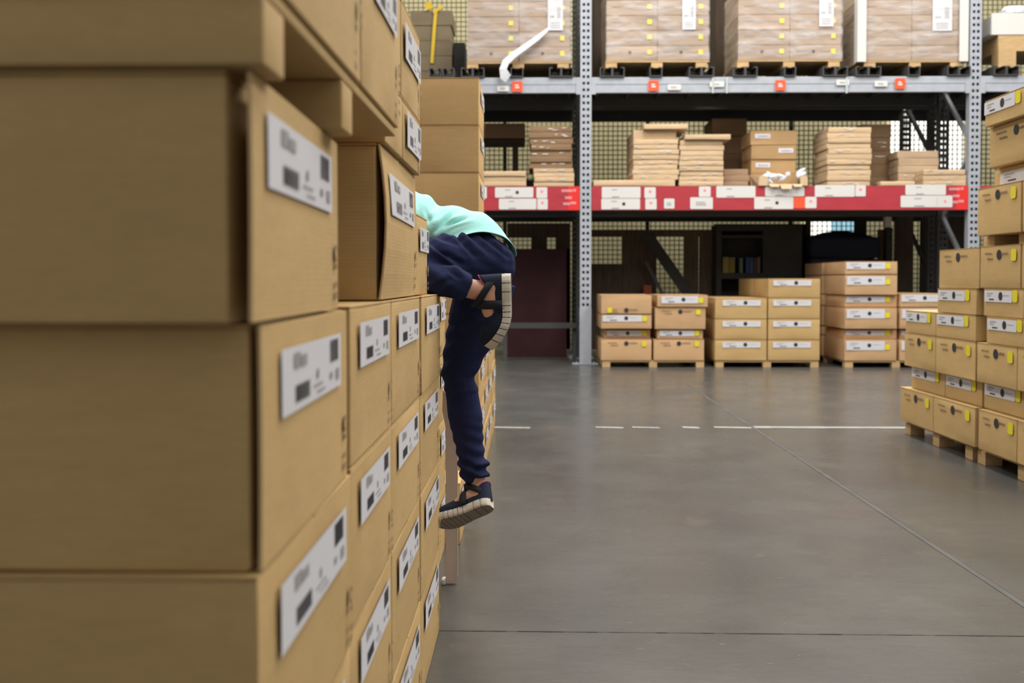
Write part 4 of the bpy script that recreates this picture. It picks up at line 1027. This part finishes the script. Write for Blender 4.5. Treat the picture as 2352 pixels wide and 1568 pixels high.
body = remesh(b, 'body', .0065, SKIN, person, 5)
hb = MB(); hb.ball(hd + Vector((.018, 0, .022)), (.088, .083, .105), rot=Matrix.Rotation(.9, 3, 'Y')); hb.tube([hd + Vector((.06, 0, .03)), hd + Vector((.02, 0, -.10))], [.04, .02], 10)
remesh(hb, 'hair', .008, HAIR, person, 2)
for sy in (-1, 1):
    e = MB(); e.ball(hd + Vector((-.082, sy*.03, -.008)), (.010, .012, .010)); eo = e.build('eye', INK, person); eo.location = -Vector(person.location)
# trousers
t = MB()
t.ball(P(1122, 610, 3.43), (.095, .10, .097)); t.ball(P(1124, 610, 3.60), (.090, .09, .097)); t.ball(P(1108, 640, 3.52), (.10, .13, .08))
t.ball(P(1076, 584, 3.50), (.105, .155, .108)); t.ball(P(1030, 585, 3.46), (.09, .13, .085))
TL = [P(1118, 600, 3.43), P(1060, 598, 3.36), P(1000, 600, 3.27), P(940, 612, 3.19), KL]
t.tube(TL, [.098, .094, .084, .072, .064], 18); t.ball(KL, .064)
t.tube([KL, P(950, 632, 3.15), P(1005, 641, 3.17), P(1050, 652, 3.19), P(1075, 660, 3.20)], [.058, .052, .050, .050, .047], 16)
t.tube([P(1120, 640, 3.60), P(1094, 735, 3.60), P(1066, 810, 3.60), KR, P(1062, 910, 3.60), P(1069, 955, 3.59), P(1080, 1030, 3.58), P(1086, 1075, 3.575), AR + Vector((0, 0, .028))],
       [.105, .103, .076, .060, .059, .062, .050, .051, .049], 18)
t.tube([P(1086, 1070, 3.575), AR + Vector((0, 0, .055))], [.054, .053], 16)     # rucked hem
def crease(p, segs):
    """soft valleys in the cloth along the given photo lines"""
    if p.y > 3.5: return 0
    u = 1215 + F*p.x/p.y; v = 645 - (p.z - CAMZ)*F/p.y; d = 0
    for x0, y0, x1, y1, dp, w_ in segs:
        L2 = (x1-x0)**2 + (y1-y0)**2; t_ = ((u-x0)*(x1-x0) + (v-y0)*(y1-y0))/L2; tc_ = min(1, max(0, t_))
        q = math.hypot(u - x0 - tc_*(x1-x0), v - y0 - tc_*(y1-y0))
        fade = math.sin(math.pi*min(1, max(0, .12 + .76*t_)))
        d += (-dp*math.exp(-(q/w_)**2) + dp*.5*math.exp(-((q - w_*2)/w_)**2))*max(0, fade)
    return d
SF = ((1000, 533, 1043, 486, .016, 5), (1036, 514, 1082, 499, .013, 4), (983, 510, 1014, 489, .010, 5), (1020, 524, 1050, 508, .007, 4), (975, 480, 990, 520, .008, 5))
TF = ((1030, 520, 1092, 588, .008, 5), (1058, 522, 1122, 580, .007, 5), (1085, 522, 1168, 592, .006, 4), (984, 556, 1058, 606, .010, 6), (990, 535, 1050, 562, .007, 5), (1010, 528, 1062, 552, .006, 4), (1000, 572, 1030, 590, .006, 4), (985, 668, 1035, 640, .007, 6), (1030, 616, 1060, 640, .006, 5))
def fold(p):
    d = .0035*noise.noise(Vector((p.x*9, p.y*9, p.z*9)))
    a = P(1076, 584, 3.5)
    if p.z > 1.10:      # creases sweeping from the waist down over the seat
        d += .006*math.sin((p.x*.75 + p.z*1.0)*95 + 3*noise.noise(p*5)) * max(0, noise.noise(Vector((p.x*4+3, p.y*3, p.z*4)))+.25)
    if p.z > 1.05: d += crease(p, TF)
    if p.z < .75: d += .0055*math.sin(p.z*150 + (p.x - a.x)*60 + 3*noise.noise(p*8)) * max(0, (.68 - p.z)*4 if p.z > .5 else 1)
    if .75 <= p.z < 1.0: d += .003*math.sin(p.z*90 - p.x*50 + 2*noise.noise(p*6))
    return d
tr_ = remesh(t, 'trousers', .0050, JEANS, person, 6, fold)
# back pocket stitching and waistband
# shirt
cen = [(1120, 602), (1101, 580), (1074, 563), (1040, 553), (1002, 540), (970, 522), (920, 508), (865, 502), (838, 502)]
bk = [(1176, 592), (1160, 540), (1124, 501), (1076, 484), (1012, 474), (976, 452), (928, 432), (866, 445), (838, 470)]
cy = 3.50; SH = MB(); NU, NT = 84, 96
hwid = [.165, .175, .178, .172, .165, .165, .175, .19, .09]
def sp(arr, t):
    i = min(int(t), len(arr)-2); f = t - i
    p0, p1, p2, p3 = (arr[max(i-1, 0)], arr[i], arr[i+1], arr[min(i+2, len(arr)-1)])
    cr = lambda a, b_, c, d: .5*((2*b_) + (-a+c)*f + (2*a-5*b_+4*c-d)*f*f + (-a+3*b_-3*c+d)*f**3)
    return tuple(cr(*q) for q in zip(p0, p1, p2, p3)) if isinstance(p1, tuple) else cr(p0, p1, p2, p3)
cw = [tuple(P(u, v, cy)) for u, v in cen]; bw = [tuple(P(u, v, cy)) for u, v in bk]
grid = []
for j in range(NT + 1):
    row = []
    for i in range(NU):
        ph = 2*math.pi*i/NU
        t0 = 3.9*((1 - math.cos(ph))/2)**.62
        tt = t0 + (8 - t0)*(j/NT)**1.1
        c = Vector(sp(cw, tt)); bv = Vector(sp(bw, tt)) - c; hw_ = sp(hwid, tt)
        down = -bv*(.92 if tt > 2 else .9)
        p = c + (bv*math.cos(ph) if math.cos(ph) > 0 else -down*math.cos(ph)*1.0) + Vector((0, -1, 0))*hw_*math.sin(ph)
        nrm = (p - c).normalized()
        near = max(0, math.sin(ph))
        p += nrm*(.009*noise.noise(p*8) + .011*near*(abs(math.sin(tt*2.1 + ph*1.9)) - .6)*min(1, max(0, tt - 1.2)) + .006*math.sin(tt*5 + math.cos(ph)*3)*min(1, max(0, tt-2)))
        p += nrm*crease(p, SF)*(1 if near > .05 else 0)
        if j < 11: p += nrm*(.014*(1 - j/11)**1.5*(1 + .5*math.sin(ph*5)))
        row.append(len(SH.v)); SH.v.append(tuple(p))
    grid.append(row)
for j in range(NT):
    for i in range(NU):
        SH.f.append((grid[j][i], grid[j][(i+1) % NU], grid[j+1][(i+1) % NU], grid[j+1][i])); SH.m.append(0)
for sy in (-1, 1):
    sh = Vector((P(868, 500, 3.5).x, 3.5 + sy*.16, P(868, 505, 3.5).z)); el = sh + Vector((-.05, sy*.02, -.18))
    SH.tube([sh + Vector((.03, -sy*.02, .01)), sh + Vector((-.02, 0, -.06)), el], [.075, .068, .062], 14, cap=False)
sho = SH.build('shirt', SHIRT, person, smooth=True); sho.location = -Vector(person.location)
md = sho.modifiers.new('thick', 'SOLIDIFY'); md.thickness = .003; md.offset = -1
md = sho.modifiers.new('sub', 'SUBSURF'); md.levels = 1; md.render_levels = 1
# shoes
def halfw(x):
    pts = [(-.001, .008), (.006, .021), (.02, .030), (.045, .034), (.09, .033), (.13, .038), (.17, .045), (.20, .044), (.225, .036), (.242, .022), (.250, .008)]
    for (a, wa), (c, wc) in zip(pts, pts[1:]):
        if x <= c: return wa + (wc-wa)*(x-a)/(c-a)
    return .006
def add_shoe(M, side_lbl):
    root = []
    # sole: lofted slices, grooves cut between the blocks
    s_ = MB(); xs = []
    g = [0.0, .030, .058, .102, .122, .140, .160, .180, .200, .222, .250]
    for a, c in zip(g, g[1:]):
        for k in range(5): xs.append((a + .0015 + (c - a - .003)*k/4, 0))
        xs.append((c - .0012, 1)); xs.append((c + .0008, 1)) if c < .25 else None
    rings = []
    for x, gr in xs:
        w_ = max(.006, halfw(x)); ins = .0028 if gr else 0; th = .030 if x < .1 else .030 - .004*(x-.1)/.15
        prof = []
        for k in range(9):       # underside and rounded wall
            a = math.pi*k/8; prof.append((-(w_-ins)*math.cos(a)*(1 if k not in (0, 8) else 1), (.004 if k in (0, 8) else 0) + (-.0 if 1 else 0)))
        prof = [(-(w_-ins), th), (-(w_-ins)*1.04, th*.6), (-(w_-ins)*1.0, th*.22), (-(w_-ins)*.88, .001 + ins), (-(w_*.4), ins), (w_*.4, ins), ((w_-ins)*.88, .001 + ins), ((w_-ins)*1.0, th*.22), ((w_-ins)*1.04, th*.6), ((w_-ins), th), (w_*.4, th), (-w_*.4, th)]
        n0 = len(s_.v); s_.v += [tuple(fp(M, x, y, z)) for y, z in prof]; rings.append((n0, gr, len(prof)))
    for (r0, g0, n_), (r1, g1, _) in zip(rings, rings[1:]):
        for k in range(n_):
            s_.f.append((r0 + k, r0 + (k+1) % n_, r1 + (k+1) % n_, r1 + k)); s_.m.append(1 if (g0 and g1) else (2 if k in (3, 4, 5) else 0))
    n_ = rings[0][2]
    s_.f.append(tuple(rings[0][0] + k for k in range(n_))); s_.m.append(0); s_.f.append(tuple(rings[-1][0] + k for k in reversed(range(n_)))); s_.m.append(0)
    shoe = empty('shoe', (0, 0, 0)); shoe.parent = person; shoe.location = -Vector(person.location)
    s_.build('sole', [SOLE, SOLE_D, SOLE_U], shoe, smooth=False)
    # toe box
    u = MB(); rows = []; nx, na = 14, 14
    for i in range(nx + 1):
        row = []
        for k in range(na + 1):
            a = math.pi*k/na; f = i/nx
            xb = .110 + .030*abs(math.sin(a))**1.0*0 + .028*(1 - abs(math.cos(a)))
            x = xb + (.2475 - xb)*f; w_ = halfw(min(x, .249)) - .001; h = (.078 - .036*min(1, (x-.10)/.13) - .024*max(0, (x-.20)/.05)**2)
            row.append(len(u.v)); u.v.append(tuple(fp(M, x, w_*math.cos(a)*(1 - .12*math.sin(a)), .024 + h*math.sin(a)**.8)))
        rows.append(row)
    for i in range(nx):
        for k in range(na): u.f.append((rows[i][k], rows[i][k+1], rows[i+1][k+1], rows[i+1][k])); u.m.append(0)
    o = u.build('toe_box', SHOE, shoe, smooth=True); m_ = o.modifiers.new('t', 'SOLIDIFY'); m_.thickness = .003
    tr = MB(); tr.tube([Vector(u.v[q]) for q in rows[0]], .0022, 6); tr.build('trim', PINK, o)
    # heel cup and low side wall
    h_ = MB(); path = []
    for k in range(9): x = .125 - .095*k/8; path.append((x, halfw(x), .058 + .030*max(0, (k-3)/5)**1.5))
    for k in range(1, 8):
        a = math.pi*k/8; path.append((.030 - .030*math.sin(a), math.cos(a)*.031, .088 + .018*math.sin(a)))
    path += [(x, -y, z) for x, y, z in reversed(path[:9])]
    r0 = []; nz = 6
    for x, y, zt in path:
        col_ = []
        for k in range(nz + 1):
            z = .022 + (zt - .022)*k/nz; sh_ = 1 - .10*(k/nz)
            col_.append(len(h_.v)); h_.v.append(tuple(fp(M, x + (.004*(k/nz) if x < .03 else 0), y*sh_, z)))
        r0.append(col_)
    for a, c in zip(r0, r0[1:]):
        for k in range(nz): h_.f.append((a[k], c[k], c[k+1], a[k+1])); h_.m.append(0)
    o = h_.build('heel_cup', SHOE, shoe, smooth=True); m_ = o.modifiers.new('t', 'SOLIDIFY'); m_.thickness = .003
    tr = MB(); tr.tube([Vector(h_.v[c[-1]]) for c in r0], .0020, 6); tr.build('trim', PINK, o)
    # straps over the instep and round the ankle
    for nm, x0, x1, top, wk in (('instep_strap', .098, .085, .078, .014), ):
        q = MB(); pr_ = []
        for k in range(17):
            a = math.pi*k/16; c_ = (x0, .0375*math.cos(a), .030 + top*math.sin(a)**.9)
            pr_.append((len(q.v), len(q.v) + 1)); q.v.append(tuple(fp(M, c_[0] - wk, c_[1], c_[2] + .012*math.sin(a)))); q.v.append(tuple(fp(M, c_[0] + wk, c_[1], c_[2] - .006*math.sin(a))))
        for a, c in zip(pr_, pr_[1:]): q.f.append((a[0], a[1], c[1], c[0])); q.m.append(0)
        o = q.build(nm, SHOE2, shoe, smooth=True); m_ = o.modifiers.new('t', 'SOLIDIFY'); m_.thickness = .004
    q = MB(); pr_ = []
    for k in range(25):      # ankle strap: rises from the heel side over the front of the ankle
        a = 2*math.pi*k/24; x = .060 + .043*math.cos(a); y = .0385*math.sin(a); z = .088 + .030*math.cos(a)
        pr_.append((len(q.v), len(q.v) + 1)); q.v.append(tuple(fp(M, x, y, z - .013))); q.v.append(tuple(fp(M, x, y*.97, z + .013)))
    for a, c in zip(pr_, pr_[1:]): q.f.append((a[0], a[1], c[1], c[0])); q.m.append(0)
    o = q.build('ankle_strap', SHOE2, shoe, smooth=True); m_ = o.modifiers.new('t', 'SOLIDIFY'); m_.thickness = .004
    return shoe
add_shoe(ML, 'l'); add_shoe(MR, 'r')
